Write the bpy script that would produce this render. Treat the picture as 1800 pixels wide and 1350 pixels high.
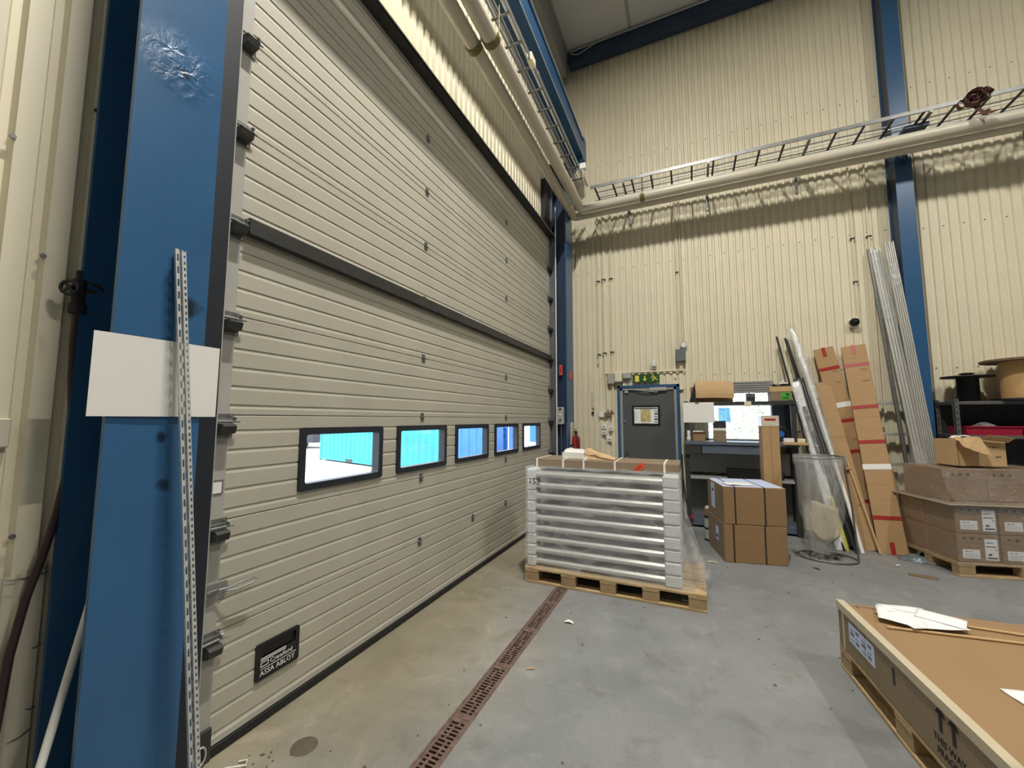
import bpy, bmesh, math, random
from mathutils import Vector, Matrix, noise as mnoise
random.seed(7)
for o in list(bpy.data.objects): bpy.data.objects.remove(o)
SC = bpy.context.scene
COL = SC.collection

# ------------------------------------------------------------------ camera, world, sun, lamps, exposure
def look(yaw, pitch, roll):
    cy, sy, cp, sp, cr, sr = math.cos(yaw), math.sin(yaw), math.cos(pitch), math.sin(pitch), math.cos(roll), math.sin(roll)
    f = Vector((sy*cp, cy*cp, sp)); r = Vector((cy, -sy, 0)); u = r.cross(f)
    r2 = cr*r + sr*u; u2 = -sr*r + cr*u
    return Matrix((r2, u2, -f)).transposed().to_4x4()
cd = bpy.data.cameras.new('camera'); cam = bpy.data.objects.new('camera', cd); COL.objects.link(cam)
cd.sensor_width = 36; cd.lens = 706.7/1800*36; cd.clip_start = .05; cd.clip_end = 300
cam.matrix_world = Matrix.Translation((0, 0, 1.6)) @ look(-.41820, .08763, .00185)
SC.camera = cam

W = bpy.data.worlds.new('world'); SC.world = W; W.use_nodes = True
nt = W.node_tree; bg = nt.nodes['Background']
bg.inputs[0].default_value = (.78, .88, 1.0, 1); bg.inputs[1].default_value = 4.5

def lamp(name, kind, loc, energy, color, size=.5, direction=(0, 0, -1)):
    l = bpy.data.lights.new(name, kind); l.energy = energy; l.color = color
    if kind == 'AREA': l.shape = 'RECTANGLE'; l.size = size; l.size_y = .85      # tube fittings that run along the hall
    if kind == 'SUN': l.angle = math.radians(.6)
    o = bpy.data.objects.new(name, l); COL.objects.link(o); o.location = loc
    o.rotation_euler = Vector(direction).to_track_quat('-Z', 'Y').to_euler()
    return o
lamp('sun', 'SUN', (-10, -10, 20), 10.0, (1, .96, .88), direction=(-.16, .78, -.6))
LC = (1.0, .955, .875)
lamp('bay_light', 'AREA', (.10, 1.45, 8.3), 540, LC, .12)
for xx, yy, e in ((5.2, 1.45, 290), (.10, -4.6, 40), (5.2, -4.6, 40), (9.8, 1.45, 60), (9.8, -4.6, 40)):
    lamp('bay_light', 'AREA', (xx, yy, 8.3), e, LC, .12)

vs = SC.view_settings
vs.view_transform = 'Standard'; vs.look = 'None'; vs.gamma = 1; vs.use_curve_mapping = False
vs.exposure = 0.0
SC.cycles.use_denoising = True
SC.cycles.max_bounces = 8
SC.cycles.transparent_max_bounces = 24
SC.cycles.sample_clamp_indirect = 6

# ------------------------------------------------------------------ materials
def lin(c):
    r = [((v/255)/12.92 if v/255 <= .04045 else ((v/255+.055)/1.055)**2.4) for v in c]
    return (r[0], r[1], r[2], 1)
def mat(name, rgb, rough=.6, metal=0, n=None, bump=None, spots=None, stretch=None, coat=0, rgb2=None):
    m = bpy.data.materials.new(name); m.use_nodes = True; t = m.node_tree; N = t.nodes; L = t.links
    b = N['Principled BSDF']; b.inputs['Roughness'].default_value = rough; b.inputs['Metallic'].default_value = metal
    b.inputs['Base Color'].default_value = lin(rgb)
    if coat: b.inputs['Coat Weight'].default_value = coat
    tc = N.new('ShaderNodeTexCoord'); src = tc.outputs['Object']
    if stretch:
        mp = N.new('ShaderNodeMapping'); mp.inputs['Scale'].default_value = stretch; L.new(src, mp.inputs[0]); src = mp.outputs[0]
    colout = None
    if n:
        ns = N.new('ShaderNodeTexNoise'); ns.inputs['Scale'].default_value = n[0]; ns.inputs['Detail'].default_value = 5; L.new(src, ns.inputs['Vector'])
        rp = N.new('ShaderNodeValToRGB'); a = n[1]; c = lin(rgb); c2 = lin(rgb2) if rgb2 else c
        rp.color_ramp.elements[0].position = .3; rp.color_ramp.elements[1].position = .7
        rp.color_ramp.elements[0].color = tuple(v*(1-a) for v in c2[:3])+(1,); rp.color_ramp.elements[1].color = tuple(min(1, v*(1+a)) for v in c[:3])+(1,)
        L.new(ns.outputs['Fac'], rp.inputs[0]); colout = rp.outputs[0]; L.new(colout, b.inputs['Base Color'])
    if bump:
        nb = N.new('ShaderNodeTexNoise'); nb.inputs['Scale'].default_value = bump[0]; nb.inputs['Detail'].default_value = 3; L.new(src, nb.inputs['Vector'])
        bn = N.new('ShaderNodeBump'); bn.inputs['Strength'].default_value = bump[1]; bn.inputs['Distance'].default_value = bump[2] if len(bump) > 2 else .01
        L.new(nb.outputs['Fac'], bn.inputs['Height']); L.new(bn.outputs[0], b.inputs['Normal'])
    if spots:                                   # stains at fixed places of the object: (x, y, z, radius, colour)
        for (x, y, z, r, c) in spots:
            vm = N.new('ShaderNodeVectorMath'); vm.operation = 'DISTANCE'; vm.inputs[1].default_value = (x, y, z); L.new(tc.outputs['Object'], vm.inputs[0])
            nn = N.new('ShaderNodeTexNoise'); nn.inputs['Scale'].default_value = 25; L.new(tc.outputs['Object'], nn.inputs['Vector'])
            ad = N.new('ShaderNodeMath'); ad.operation = 'MULTIPLY_ADD'; ad.inputs[1].default_value = r*1.2; L.new(nn.outputs['Fac'], ad.inputs[0]); L.new(vm.outputs['Value'], ad.inputs[2])
            mr = N.new('ShaderNodeMapRange'); mr.inputs['From Min'].default_value = r*1.0; mr.inputs['From Max'].default_value = r*1.7
            mr.inputs['To Min'].default_value = .9; mr.inputs['To Max'].default_value = 0; L.new(ad.outputs[0], mr.inputs['Value'])
            mx = N.new('ShaderNodeMix'); mx.data_type = 'RGBA'; L.new(mr.outputs[0], mx.inputs[0])
            if colout: L.new(colout, mx.inputs[6])
            else: mx.inputs[6].default_value = lin(rgb)
            mx.inputs[7].default_value = lin(c); colout = mx.outputs[2]; L.new(colout, b.inputs['Base Color'])
    return m
def film_mat(name, base, gl, scale, stretch=(1, 1, 1), tint=(235, 238, 240), rough=.12, bstr=.6):
    m = bpy.data.materials.new(name); m.use_nodes = True; t = m.node_tree; N = t.nodes; L = t.links
    N.remove(N['Principled BSDF']); out = N['Material Output']
    tr = N.new('ShaderNodeBsdfTransparent'); g = N.new('ShaderNodeBsdfGlossy'); g.inputs['Roughness'].default_value = rough
    d = N.new('ShaderNodeBsdfDiffuse'); d.inputs[0].default_value = lin(tint)
    tc = N.new('ShaderNodeTexCoord'); mp = N.new('ShaderNodeMapping'); mp.inputs['Scale'].default_value = stretch; L.new(tc.outputs['Object'], mp.inputs[0])
    ns = N.new('ShaderNodeTexNoise'); ns.inputs['Scale'].default_value = scale; ns.inputs['Detail'].default_value = 4; ns.inputs['Distortion'].default_value = 1.2; L.new(mp.outputs[0], ns.inputs['Vector'])
    bn = N.new('ShaderNodeBump'); bn.inputs['Strength'].default_value = bstr; bn.inputs['Distance'].default_value = .03; L.new(ns.outputs['Fac'], bn.inputs['Height']); L.new(bn.outputs[0], g.inputs['Normal'])
    mr = N.new('ShaderNodeMapRange'); mr.inputs['From Min'].default_value = .35; mr.inputs['From Max'].default_value = .75; mr.inputs['To Min'].default_value = base*.4; mr.inputs['To Max'].default_value = base*1.7; L.new(ns.outputs['Fac'], mr.inputs['Value'])
    m1 = N.new('ShaderNodeMixShader'); L.new(mr.outputs[0], m1.inputs[0]); L.new(tr.outputs[0], m1.inputs[1]); L.new(d.outputs[0], m1.inputs[2])
    m2 = N.new('ShaderNodeMixShader'); m2.inputs[0].default_value = gl; L.new(m1.outputs[0], m2.inputs[1]); L.new(g.outputs[0], m2.inputs[2])
    L.new(m2.outputs[0], out.inputs[0]); return m
def floor_mat():
    m = mat('concrete', (140, 136, 122), .55); t = m.node_tree; N = t.nodes; L = t.links; b = N['Principled BSDF']
    tc = N.new('ShaderNodeTexCoord')
    def nz(s, d=5, dist=0):
        n = N.new('ShaderNodeTexNoise'); n.inputs['Scale'].default_value = s; n.inputs['Detail'].default_value = d; n.inputs['Distortion'].default_value = dist; L.new(tc.outputs['Object'], n.inputs['Vector']); return n.outputs['Fac']
    def ramp(v, p0, p1, c0, c1):
        r = N.new('ShaderNodeValToRGB'); r.color_ramp.elements[0].position = p0; r.color_ramp.elements[1].position = p1; r.color_ramp.elements[0].color = c0; r.color_ramp.elements[1].color = c1; L.new(v, r.inputs[0]); return r.outputs[0]
    def mix(f, a, c, mode='MIX'):
        x = N.new('ShaderNodeMix'); x.data_type = 'RGBA'; x.blend_type = mode
        if hasattr(f, 'links'): L.new(f, x.inputs[0])
        else: x.inputs[0].default_value = f
        L.new(a, x.inputs[6]); L.new(c, x.inputs[7]); return x.outputs[2]
    worn = ramp(nz(1.3, 6, .6), .3, .72, lin((122, 115, 96)), lin((160, 152, 132)))
    grey = ramp(nz(.9, 6, .3), .3, .7, lin((118, 121, 122)), lin((142, 144, 144)))
    sx = N.new('ShaderNodeSeparateXYZ'); L.new(tc.outputs['Object'], sx.inputs[0])
    ad = N.new('ShaderNodeMath'); ad.operation = 'MULTIPLY_ADD'; ad.inputs[1].default_value = 1.6; L.new(nz(.7, 4, .8), ad.inputs[0]); L.new(sx.outputs[0], ad.inputs[2])
    mr = N.new('ShaderNodeMapRange'); mr.inputs['From Min'].default_value = -1.15; mr.inputs['From Max'].default_value = -.05; L.new(ad.outputs[0], mr.inputs['Value'])
    c = mix(mr.outputs[0], worn, grey)
    one = N.new('ShaderNodeRGB'); one.outputs[0].default_value = (.62, .6, .56, 1)
    st = ramp(nz(4.5, 9, .8), .52, .72, (1, 1, 1, 1), (.80, .79, .76, 1)); c = mix(1.0, c, st, 'MULTIPLY')
    lt = ramp(nz(7, 9, .6), .54, .70, (1, 1, 1, 1), (1.16, 1.15, 1.13, 1)); c = mix(1.0, c, lt, 'MULTIPLY')
    fi = ramp(nz(60, 3), .3, .7, (.93, .93, .93, 1), (1.05, 1.05, 1.05, 1)); c = mix(1.0, c, fi, 'MULTIPLY')
    L.new(c, b.inputs['Base Color'])
    rr = N.new('ShaderNodeMapRange'); rr.inputs['To Min'].default_value = .38; rr.inputs['To Max'].default_value = .62; L.new(nz(1.1), rr.inputs['Value']); L.new(rr.outputs[0], b.inputs['Roughness'])
    bn = N.new('ShaderNodeBump'); bn.inputs['Strength'].default_value = .12; bn.inputs['Distance'].default_value = .004; L.new(nz(40), bn.inputs['Height']); L.new(bn.outputs[0], b.inputs['Normal'])
    return m

M = {}
def dm(k, *a, **kw): M[k] = mat(k, *a, **kw)
dm('cream', (222, 214, 188), .5, n=(1.5, .04))
dm('cream_low', (196, 190, 170), .55, n=(3, .08))
dm('panel', (179, 175, 160), .5, n=(2.5, .05), bump=(220, .25, .002))
dm('cap', (168, 167, 160), .45, n=(8, .06))
dm('blue', (44, 86, 126), .32, n=(2.2, .07), bump=(60, .05, .003))
dm('blue_near', (50, 96, 138), .30, n=(2.2, .08), bump=(45, .10, .004),
   spots=[(0, .076, 2.05, .05, (22, 28, 36)), (0, 0.02, 1.53, .022, (24, 34, 52)), (0, .04, 1.35, .03, (26, 42, 70)), (0, .005, 3.0, .022, (24, 40, 62))])
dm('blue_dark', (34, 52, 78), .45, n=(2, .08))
dm('navy', (28, 33, 43), .5, n=(6, .1))
dm('galv', (150, 152, 150), .48, .6, n=(18, .10))
dm('galv_bright', (206, 208, 206), .4, .35, n=(18, .10))
dm('steel', (120, 121, 120), .42, .6, n=(14, .14))
dm('steel_dark', (62, 63, 62), .5, .4, n=(14, .15))
dm('alu', (196, 195, 188), .38, .45, n=(4, .06))
dm('grey_paint', (104, 107, 106), .5, n=(5, .06))
dm('grey_door', (80, 83, 84), .5, n=(2.2, .06), spots=[(-.38, -.025, .98, .07, (52, 52, 52)), (-.40, -.025, .80, .04, (48, 48, 48))])
dm('grey_light', (150, 151, 148), .5, n=(5, .05))
dm('slate', (86, 96, 108), .5, n=(5, .06))
dm('white', (230, 229, 224), .5)
dm('white_gloss', (228, 226, 220), .25)
dm('paper', (236, 236, 236), .8, n=(12, .02))
dm('whiteboard', (236, 234, 228), .4, n=(5, .02))
dm('foam', (224, 225, 223), .7, n=(20, .04))
dm('black', (22, 22, 24), .5)
dm('black_gloss', (14, 14, 16), .15)
dm('rubber', (30, 30, 30), .7, n=(30, .2))
dm('dark', (40, 40, 40), .6)
dm('card', (172, 139, 98), .75, n=(9, .05), stretch=(1, 1, 3))
dm('card_lid', (150, 121, 86), .75, n=(4, .04))
dm('card_dark', (142, 112, 76), .75, n=(9, .06))
dm('card_grey', (134, 116, 93), .75, n=(7, .05))
dm('card_light', (192, 160, 116), .75, n=(9, .04))
dm('card_edge', (190, 178, 152), .75, n=(9, .04))
dm('kraft', (198, 168, 128), .8, n=(6, .06))
dm('wood', (184, 162, 122), .7, n=(5, .16), stretch=(1, 9, 9), rgb2=(176, 144, 98))
dm('wood_side', (180, 158, 120), .7, n=(5, .16), stretch=(9, 1, 9), rgb2=(168, 138, 96))
dm('wood_block', (162, 138, 102), .75, n=(30, .12))
dm('plywood', (214, 184, 130), .6, n=(6, .14), stretch=(8, 8, 1), rgb2=(180, 140, 84))
dm('red', (150, 30, 30), .4)
dm('red_tape', (158, 36, 30), .4, n=(40, .1))
dm('orange', (226, 84, 48), .5)
dm('green', (28, 74, 30), .5)
dm('lime', (226, 218, 96), .5)
dm('bright_green', (64, 168, 52), .5)
dm('rust', (112, 92, 84), .75, n=(25, .18), rgb2=(94, 72, 62))
dm('cap_iron', (92, 85, 70), .7, n=(30, .12))
dm('pit', (20, 17, 15), .9)
dm('olive', (112, 104, 58), .5)
dm('pipe', (204, 197, 178), .35, n=(3, .04))
dm('ceiling', (196, 196, 196), .7, n=(1.2, .04))
dm('strap_white', (228, 226, 222), .4)
dm('strap_dark', (46, 42, 38), .5)
dm('tape_clear', (204, 194, 176), .2, n=(20, .08))
dm('hose', (58, 40, 40), .45, n=(10, .2))
dm('brown_cloth', (88, 56, 50), .85, n=(20, .25))
dm('map', (206, 188, 118), .7, n=(14, .2), rgb2=(170, 166, 120))
dm('label_blue', (196, 208, 236), .6)
dm('print', (40, 42, 48), .7)
dm('ink', (24, 24, 26), .7)
dm('yellowgreen', (196, 204, 74), .7)
dm('spool_wood', (196, 158, 108), .7, n=(8, .1))
dm('spool_flange', (120, 100, 76), .8, n=(12, .2))
dm('blue_bin', (40, 52, 150), .4)
dm('crimson', (150, 26, 50), .4)
dm('teal', (28, 122, 136), .5, n=(1.5, .12))
dm('sky_blue', (42, 96, 170), .5, n=(2, .15))
dm('asphalt', (190, 188, 182), .9, n=(.8, .08))
dm('bark', (210, 205, 195), .8, n=(10, .3))
dm('leaf', (78, 112, 50), .7, n=(3, .3))
dm('silver_bag', (120, 136, 144), .3, .3, n=(18, .25), bump=(40, .8, .01))
dm('metal_panel', (198, 198, 194), .34, .25, n=(3, .04))
M['floor'] = floor_mat()
def dent(m, c, r):                              # hammered dent: strong relief around one place of the sheet
    t = m.node_tree; N = t.nodes; L = t.links; b = N['Principled BSDF']; old = b.inputs['Normal'].links[0].from_socket
    tc = N.new('ShaderNodeTexCoord'); vm = N.new('ShaderNodeVectorMath'); vm.operation = 'DISTANCE'; vm.inputs[1].default_value = c; L.new(tc.outputs['Object'], vm.inputs[0])
    mr = N.new('ShaderNodeMapRange'); mr.interpolation_type = 'SMOOTHERSTEP'; mr.inputs['From Min'].default_value = 0; mr.inputs['From Max'].default_value = r; mr.inputs['To Min'].default_value = 1; mr.inputs['To Max'].default_value = 0; L.new(vm.outputs['Value'], mr.inputs['Value'])
    ns = N.new('ShaderNodeTexNoise'); ns.inputs['Scale'].default_value = 20; ns.inputs['Detail'].default_value = 5; ns.inputs['Distortion'].default_value = .8; L.new(tc.outputs['Object'], ns.inputs['Vector'])
    mu = N.new('ShaderNodeMath'); mu.operation = 'MULTIPLY'; L.new(mr.outputs[0], mu.inputs[0]); L.new(ns.outputs['Fac'], mu.inputs[1])
    bn = N.new('ShaderNodeBump'); bn.inputs['Strength'].default_value = 1; bn.inputs['Distance'].default_value = .012; L.new(mu.outputs[0], bn.inputs['Height']); L.new(old, bn.inputs['Normal']); L.new(bn.outputs[0], b.inputs['Normal'])
dent(M['blue_near'], (0, -.005, 3.03), .19)
M['film'] = film_mat('film', .22, .11, 5, (1, 1, 3.2))
M['film_brown'] = film_mat('film_brown', .07, .2, 7, (1.2, 1.2, 2.6), rough=.09, bstr=1.0)
M['bag'] = film_mat('bag', .22, .09, 9, (3, 3, .7), tint=(216, 216, 214))
M['wrap'] = film_mat('wrap', .24, .08, 14, (1, 1, .35), bstr=.4)
M['glass'] = film_mat('glass', .0, .05, 1, bstr=0, rough=.02)

# ------------------------------------------------------------------ mesh builder
class B:
    def __init__(s): s.v = []; s.f = []; s.m = []; s.sm = []
    def add(s, vs_, fs, mi=0, smooth=False, T=None):
        k = len(s.v)
        for p in vs_:
            p = Vector(p); s.v.append(T @ p if T else p)
        for f in fs: s.f.append([i+k for i in f]); s.m.append(mi); s.sm.append(smooth)
        return s
    def box(s, x0, y0, z0, x1, y1, z1, mi=0, T=None):
        x0, x1 = min(x0, x1), max(x0, x1); y0, y1 = min(y0, y1), max(y0, y1); z0, z1 = min(z0, z1), max(z0, z1)
        return s.add([(x0, y0, z0), (x1, y0, z0), (x1, y1, z0), (x0, y1, z0), (x0, y0, z1), (x1, y0, z1), (x1, y1, z1), (x0, y1, z1)],
                     [(0, 3, 2, 1), (4, 5, 6, 7), (0, 1, 5, 4), (1, 2, 6, 5), (2, 3, 7, 6), (3, 0, 4, 7)], mi, False, T)
    def cbox(s, c, d, mi=0, T=None):
        return s.box(c[0]-d[0]/2, c[1]-d[1]/2, c[2]-d[2]/2, c[0]+d[0]/2, c[1]+d[1]/2, c[2]+d[2]/2, mi, T)
    def rbox(s, x0, y0, z0, x1, y1, z1, r=.005, mi=0, T=None):      # box with chamfered edges
        bm = bmesh.new(); bmesh.ops.create_cube(bm, size=1)
        for v in bm.verts: v.co = Vector(((x0+x1)/2+v.co.x*(x1-x0), (y0+y1)/2+v.co.y*(y1-y0), (z0+z1)/2+v.co.z*(z1-z0)))
        r = min(r, abs(x1-x0)*.45, abs(y1-y0)*.45, abs(z1-z0)*.45)
        bmesh.ops.bevel(bm, geom=bm.edges[:], offset=r, segments=1, affect='EDGES')
        bm.verts.index_update(); s.add([v.co.copy() for v in bm.verts], [[v.index for v in f.verts] for f in bm.faces], mi, False, T); bm.free(); return s
    def cyl(s, p0, p1, r, n=12, mi=0, r1=None, caps=True, T=None):
        p0 = Vector(p0); p1 = Vector(p1); r1 = r if r1 is None else r1
        d = (p1-p0).normalized(); a = d.orthogonal().normalized(); b = d.cross(a)
        vs_ = [p0+(a*math.cos(2*math.pi*i/n)+b*math.sin(2*math.pi*i/n))*r for i in range(n)]+[p1+(a*math.cos(2*math.pi*i/n)+b*math.sin(2*math.pi*i/n))*r1 for i in range(n)]
        s.add(vs_, [(i, (i+1) % n, n+(i+1) % n, n+i) for i in range(n)], mi, True, T)
        if caps: s.add(vs_, [tuple(range(n))[::-1], tuple(range(n, 2*n))], mi, False, T)
        return s
    def tube(s, pts, r, n=8, mi=0, T=None):
        pts = [Vector(p) for p in pts]; rings = []; prev = None
        for i, p in enumerate(pts):
            d = (pts[min(i+1, len(pts)-1)]-pts[max(i-1, 0)]).normalized()
            a = d.orthogonal().normalized() if prev is None else (prev-d*prev.dot(d)).normalized()
            prev = a; b = d.cross(a); rr = r[i] if isinstance(r, (list, tuple)) else r
            rings.append([p+(a*math.cos(2*math.pi*k/n)+b*math.sin(2*math.pi*k/n))*rr for k in range(n)])
        vs_ = [v for R in rings for v in R]; fs = []
        for i in range(len(pts)-1):
            for k in range(n): fs.append((i*n+k, i*n+(k+1) % n, (i+1)*n+(k+1) % n, (i+1)*n+k))
        s.add(vs_, fs, mi, True, T); s.add(vs_, [tuple(range(n))[::-1], tuple(range((len(pts)-1)*n, len(pts)*n))], mi, False, T); return s
    def lathe(s, prof, c, n=20, mi=0, T=None, smooth=True):
        vs_ = []; fs = []
        for (r, z) in prof: vs_ += [(c[0]+r*math.cos(2*math.pi*k/n), c[1]+r*math.sin(2*math.pi*k/n), c[2]+z) for k in range(n)]
        for i in range(len(prof)-1):
            for k in range(n): fs.append((i*n+k, i*n+(k+1) % n, (i+1)*n+(k+1) % n, (i+1)*n+k))
        return s.add(vs_, fs, mi, smooth, T)
    def prism(s, poly, o, u, v, w, mi=0):          # 2D polygon in (u, v) at o, extruded by vector w
        o = Vector(o); u = Vector(u); v = Vector(v); w = Vector(w); n = len(poly)
        a = [o+u*p[0]+v*p[1] for p in poly]; vs_ = a+[p+w for p in a]
        return s.add(vs_, [tuple(range(n)), tuple(range(n, 2*n))[::-1]]+[(i, n+i, n+(i+1) % n, (i+1) % n) for i in range(n)], mi)
    def grid(s, fn, nu, nv, mi=0, smooth=True, thick=None):
        vs_ = [Vector(fn(i/nu, j/nv)) for j in range(nv+1) for i in range(nu+1)]; w = nu+1
        fs = [(j*w+i, j*w+i+1, (j+1)*w+i+1, (j+1)*w+i) for j in range(nv) for i in range(nu)]
        if thick:
            t = Vector(thick); k = len(vs_); vs_ = vs_+[p+t for p in vs_]; fs = fs+[tuple(i+k for i in reversed(f)) for f in fs]
            rim = [i for i in range(w)]+[j*w+nu for j in range(1, nv+1)]+[nv*w+i for i in range(nu-1, -1, -1)]+[j*w for j in range(nv-1, 0, -1)]
            for a, b in zip(rim, rim[1:]+rim[:1]): fs.append((a, a+k, b+k, b))
        return s.add(vs_, fs, mi, smooth)

WL = {}
def setp(o, label=None, cat=None, group=None, kind=None):
    if label: o['label'] = label
    if cat: o['category'] = cat
    if group: o['group'] = group
    if kind: o['kind'] = kind
    return o
def thing(name, label, cat, loc=(0, 0, 0), group=None, rot=None):
    o = bpy.data.objects.new(name, None); COL.objects.link(o); o.location = loc; o.empty_display_size = .1
    if rot is not None: o.rotation_euler = rot if isinstance(rot, (tuple, list)) else (0, 0, rot)
    WL[o] = Vector((0, 0, 0)) if rot is not None else Vector(loc)
    return setp(o, label, cat, group)
def struct(name, loc=(0, 0, 0)):
    o = bpy.data.objects.new(name, None); COL.objects.link(o); o.location = loc; WL[o] = Vector(loc); o['kind'] = 'structure'; return o
def build(name, b, mats, parent=None, recalc=True, **props):
    if isinstance(mats, str): mats = [mats]
    me = bpy.data.meshes.new(name); vs_ = b.v
    if parent is None:
        xs = [v.x for v in vs_]; ys = [v.y for v in vs_]; zs = [v.z for v in vs_]
        org = Vector(((min(xs)+max(xs))/2, (min(ys)+max(ys))/2, min(zs)))
    else: org = WL[parent]
    me.from_pydata([tuple(v-org) for v in vs_], [], b.f)
    for k in mats: me.materials.append(M[k])
    me.polygons.foreach_set('material_index', b.m); me.polygons.foreach_set('use_smooth', b.sm)
    if recalc:
        bm = bmesh.new(); bm.from_mesh(me); bmesh.ops.remove_doubles(bm, verts=bm.verts, dist=1e-6) if False else None
        bmesh.ops.recalc_face_normals(bm, faces=bm.faces); bm.to_mesh(me); bm.free()
    me.update()
    o = bpy.data.objects.new(name, me); COL.objects.link(o)
    if parent is None: o.location = org
    else: o.parent = parent
    WL[o] = org
    return setp(o, **props)
def dup(o, delta=(0, 0, 0), parent='same'):          # copy of a part (with its sub-parts), shares mesh data
    c = o.copy(); COL.objects.link(c)
    if parent != 'same': c.parent = parent
    c.location = o.location+Vector(delta)
    for ch in list(o.children): dup(ch, (0, 0, 0), c)
    return c
def dupthing(o, loc, label, rot=None):
    c = o.copy(); COL.objects.link(c); c.location = loc; c['label'] = label
    if rot is not None: c.rotation_euler = (0, 0, rot)
    for ch in list(o.children): dup(ch, (0, 0, 0), c)
    return c
def textb(b, s, size, o, u, v, mi=0, lift=.0, align='LEFT', thick=.001):
    cu = bpy.data.curves.new('t', 'FONT'); cu.body = s; cu.size = size; cu.align_x = align; cu.resolution_u = 2; cu.extrude = thick
    ob = bpy.data.objects.new('t', cu); COL.objects.link(ob); me = bpy.data.meshes.new_from_object(ob)
    u = Vector(u).normalized(); v = Vector(v).normalized(); w = u.cross(v)
    b.add([Vector(o)+u*p.co.x+v*p.co.y+w*(p.co.z+lift) for p in me.vertices], [list(p.vertices) for p in me.polygons], mi)
    bpy.data.objects.remove(ob); bpy.data.meshes.remove(me); bpy.data.curves.remove(cu); return b
def nz(x, y, z=0): return mnoise.noise(Vector((x, y, z)))

# ------------------------------------------------------------------ corrugated sheets
PITCH, DEP = .1025, .024
BR = ((0, 0), (.058, 0), (.068, 1), (.0915, 1), (PITCH, 0))
def prof(a0, a1, off):
    def d(a):
        t = (a-off) % PITCH
        for (p, q), (r, s_) in zip(BR, BR[1:]):
            if p <= t <= r: return q+(s_-q)*(t-p)/(r-p) if r > p else q
        return 0
    pts = {round(a0, 5), round(a1, 5)}; k = math.floor((a0-off)/PITCH)
    while off+k*PITCH < a1:
        for p, _ in BR[:-1]:
            a = off+k*PITCH+p
            if a0 < a < a1: pts.add(round(a, 5))
        k += 1
    return [(a, d(a)) for a in sorted(pts)]
def corr_back(b, x0, x1, z0, z1, y, off, mi=0):
    for (a, d), (c, e) in zip(prof(x0, x1, off), prof(x0, x1, off)[1:]):
        b.add([(a, y+d*DEP, z0), (c, y+e*DEP, z0), (c, y+e*DEP, z1), (a, y+d*DEP, z1)], [(0, 1, 2, 3)], mi)
def corr_left(b, y0, y1, z0, z1, x, off, mi=0, dep=DEP):
    P = prof(y0, y1, off)
    for (a, d), (c, e) in zip(P, P[1:]):
        b.add([(x-d*dep, a, z0), (x-e*dep, c, z0), (x-e*dep, c, z1), (x-d*dep, a, z1)], [(0, 3, 2, 1)], mi)

YB, XD, H = 7.25, -2.137, 8.7
OB, OLF = -1.905, .515        # rib offsets
# back wall with door and window openings
wb = struct('wall_back', (0, YB, 0))
b = B()
XL, XR = -2.2, 12.0
DO = (-1.165, -.168, 2.19); WO = (.20, 1.165, 1.25, 2.18)
for x0, x1, z0, z1 in ((XL, DO[0], 0, H), (DO[0], DO[1], DO[2], H), (DO[1], WO[0], 0, H), (WO[0], WO[1], 0, WO[2]), (WO[0], WO[1], WO[3], H), (WO[1], XR, 0, H)):
    corr_back(b, x0, x1, z0, z1, YB, OB)
build('cladding', b, 'cream', wb, recalc=False)
b = B()
for x0, x1, z0, z1 in ((-2.4, DO[0], 0, H+.2), (DO[0], DO[1], DO[2], H+.2), (DO[1], WO[0], 0, H+.2), (WO[0], WO[1], 0, WO[2]), (WO[0], WO[1], WO[3], H+.2), (WO[1], XR, 0, H+.2)):
    b.box(x0, YB+.035, z0, x1, YB+.18, z1)
build('wall_backing', b, 'grey_light', wb)  # plain backing added behind the cladding to block outside light
b = B()
for z, x0, x1 in ((6.37, -1.85, 2.7), (6.37, 3.03, 6), (4.32, -1.88, 2.7), (4.26, 3.03, 6), (2.33, -1.9, -1.2), (2.33, .2, 2.7), (2.3, 3.03, 6)):
    k = 0
    while x0+k*2*PITCH < x1:
        x = OB+.03+round((x0-OB)/(2*PITCH))*2*PITCH+k*2*PITCH; k += 1
        b.cyl((x, YB+.001, z+nz(x*9, z)*.008), (x, YB-.006, z+nz(x*9, z)*.008), .009, 6)
build('screws', b, 'steel', wb, kind='stuff')

# left wall: beside and above the big door
wl = struct('wall_left', (-2.2, 0, 0))
b = B()
for y0, y1, z0, z1 in ((-9, 1.14, 1.04, H), (1.14, 6.38, 4.72, H), (6.38, YB+.03, 0, H)): corr_left(b, y0, y1, z0, z1, -2.175, OLF)
build('cladding', b, 'cream', wl, recalc=False)
b = B(); corr_left(b, -9, 1.14, 0, 1.055, -2.162, OLF+.02, 0, .016)
build('kick_sheet', b, 'cream_low', wl, recalc=False)
b = B()
for (y0, z0, y1, z1) in ((.678, .790, .702, .797), (.679, .589, .702, .584), (.643, .50, .70, .515), (.60, 1.047, .702, 1.043)):
    b.tube([(-2.1605, y0, z0), (-2.159, (y0+y1)/2, (z0+z1)/2-.006), (-2.1605, y1, z1)], [.0008, .0028, .0035], 5)
build('creases', b, 'cap_iron', wl, kind='stuff')
b = B()
for y0, y1, z0, z1 in ((-9, 1.14, 0, H+.2), (1.14, 6.38, 4.72, H+.2), (6.38, YB+.18, 0, H+.2)): b.box(-2.36, y0, z0, -2.215, y1, z1)
build('wall_backing', b, 'grey_light', wl)  # added backing that keeps daylight from passing the left cladding
b = B()
for y, z in ((.612, 2.2), (.61, 1.19), (.62, 3.3), (.715, 2.85), (.51, 2.6), (.63, .62), (.66, .45), (.60, .33)): b.cyl((-2.176, y, z), (-2.168, y, z), .009, 8)
build('screws', b, 'steel', wl, kind='stuff')
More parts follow.
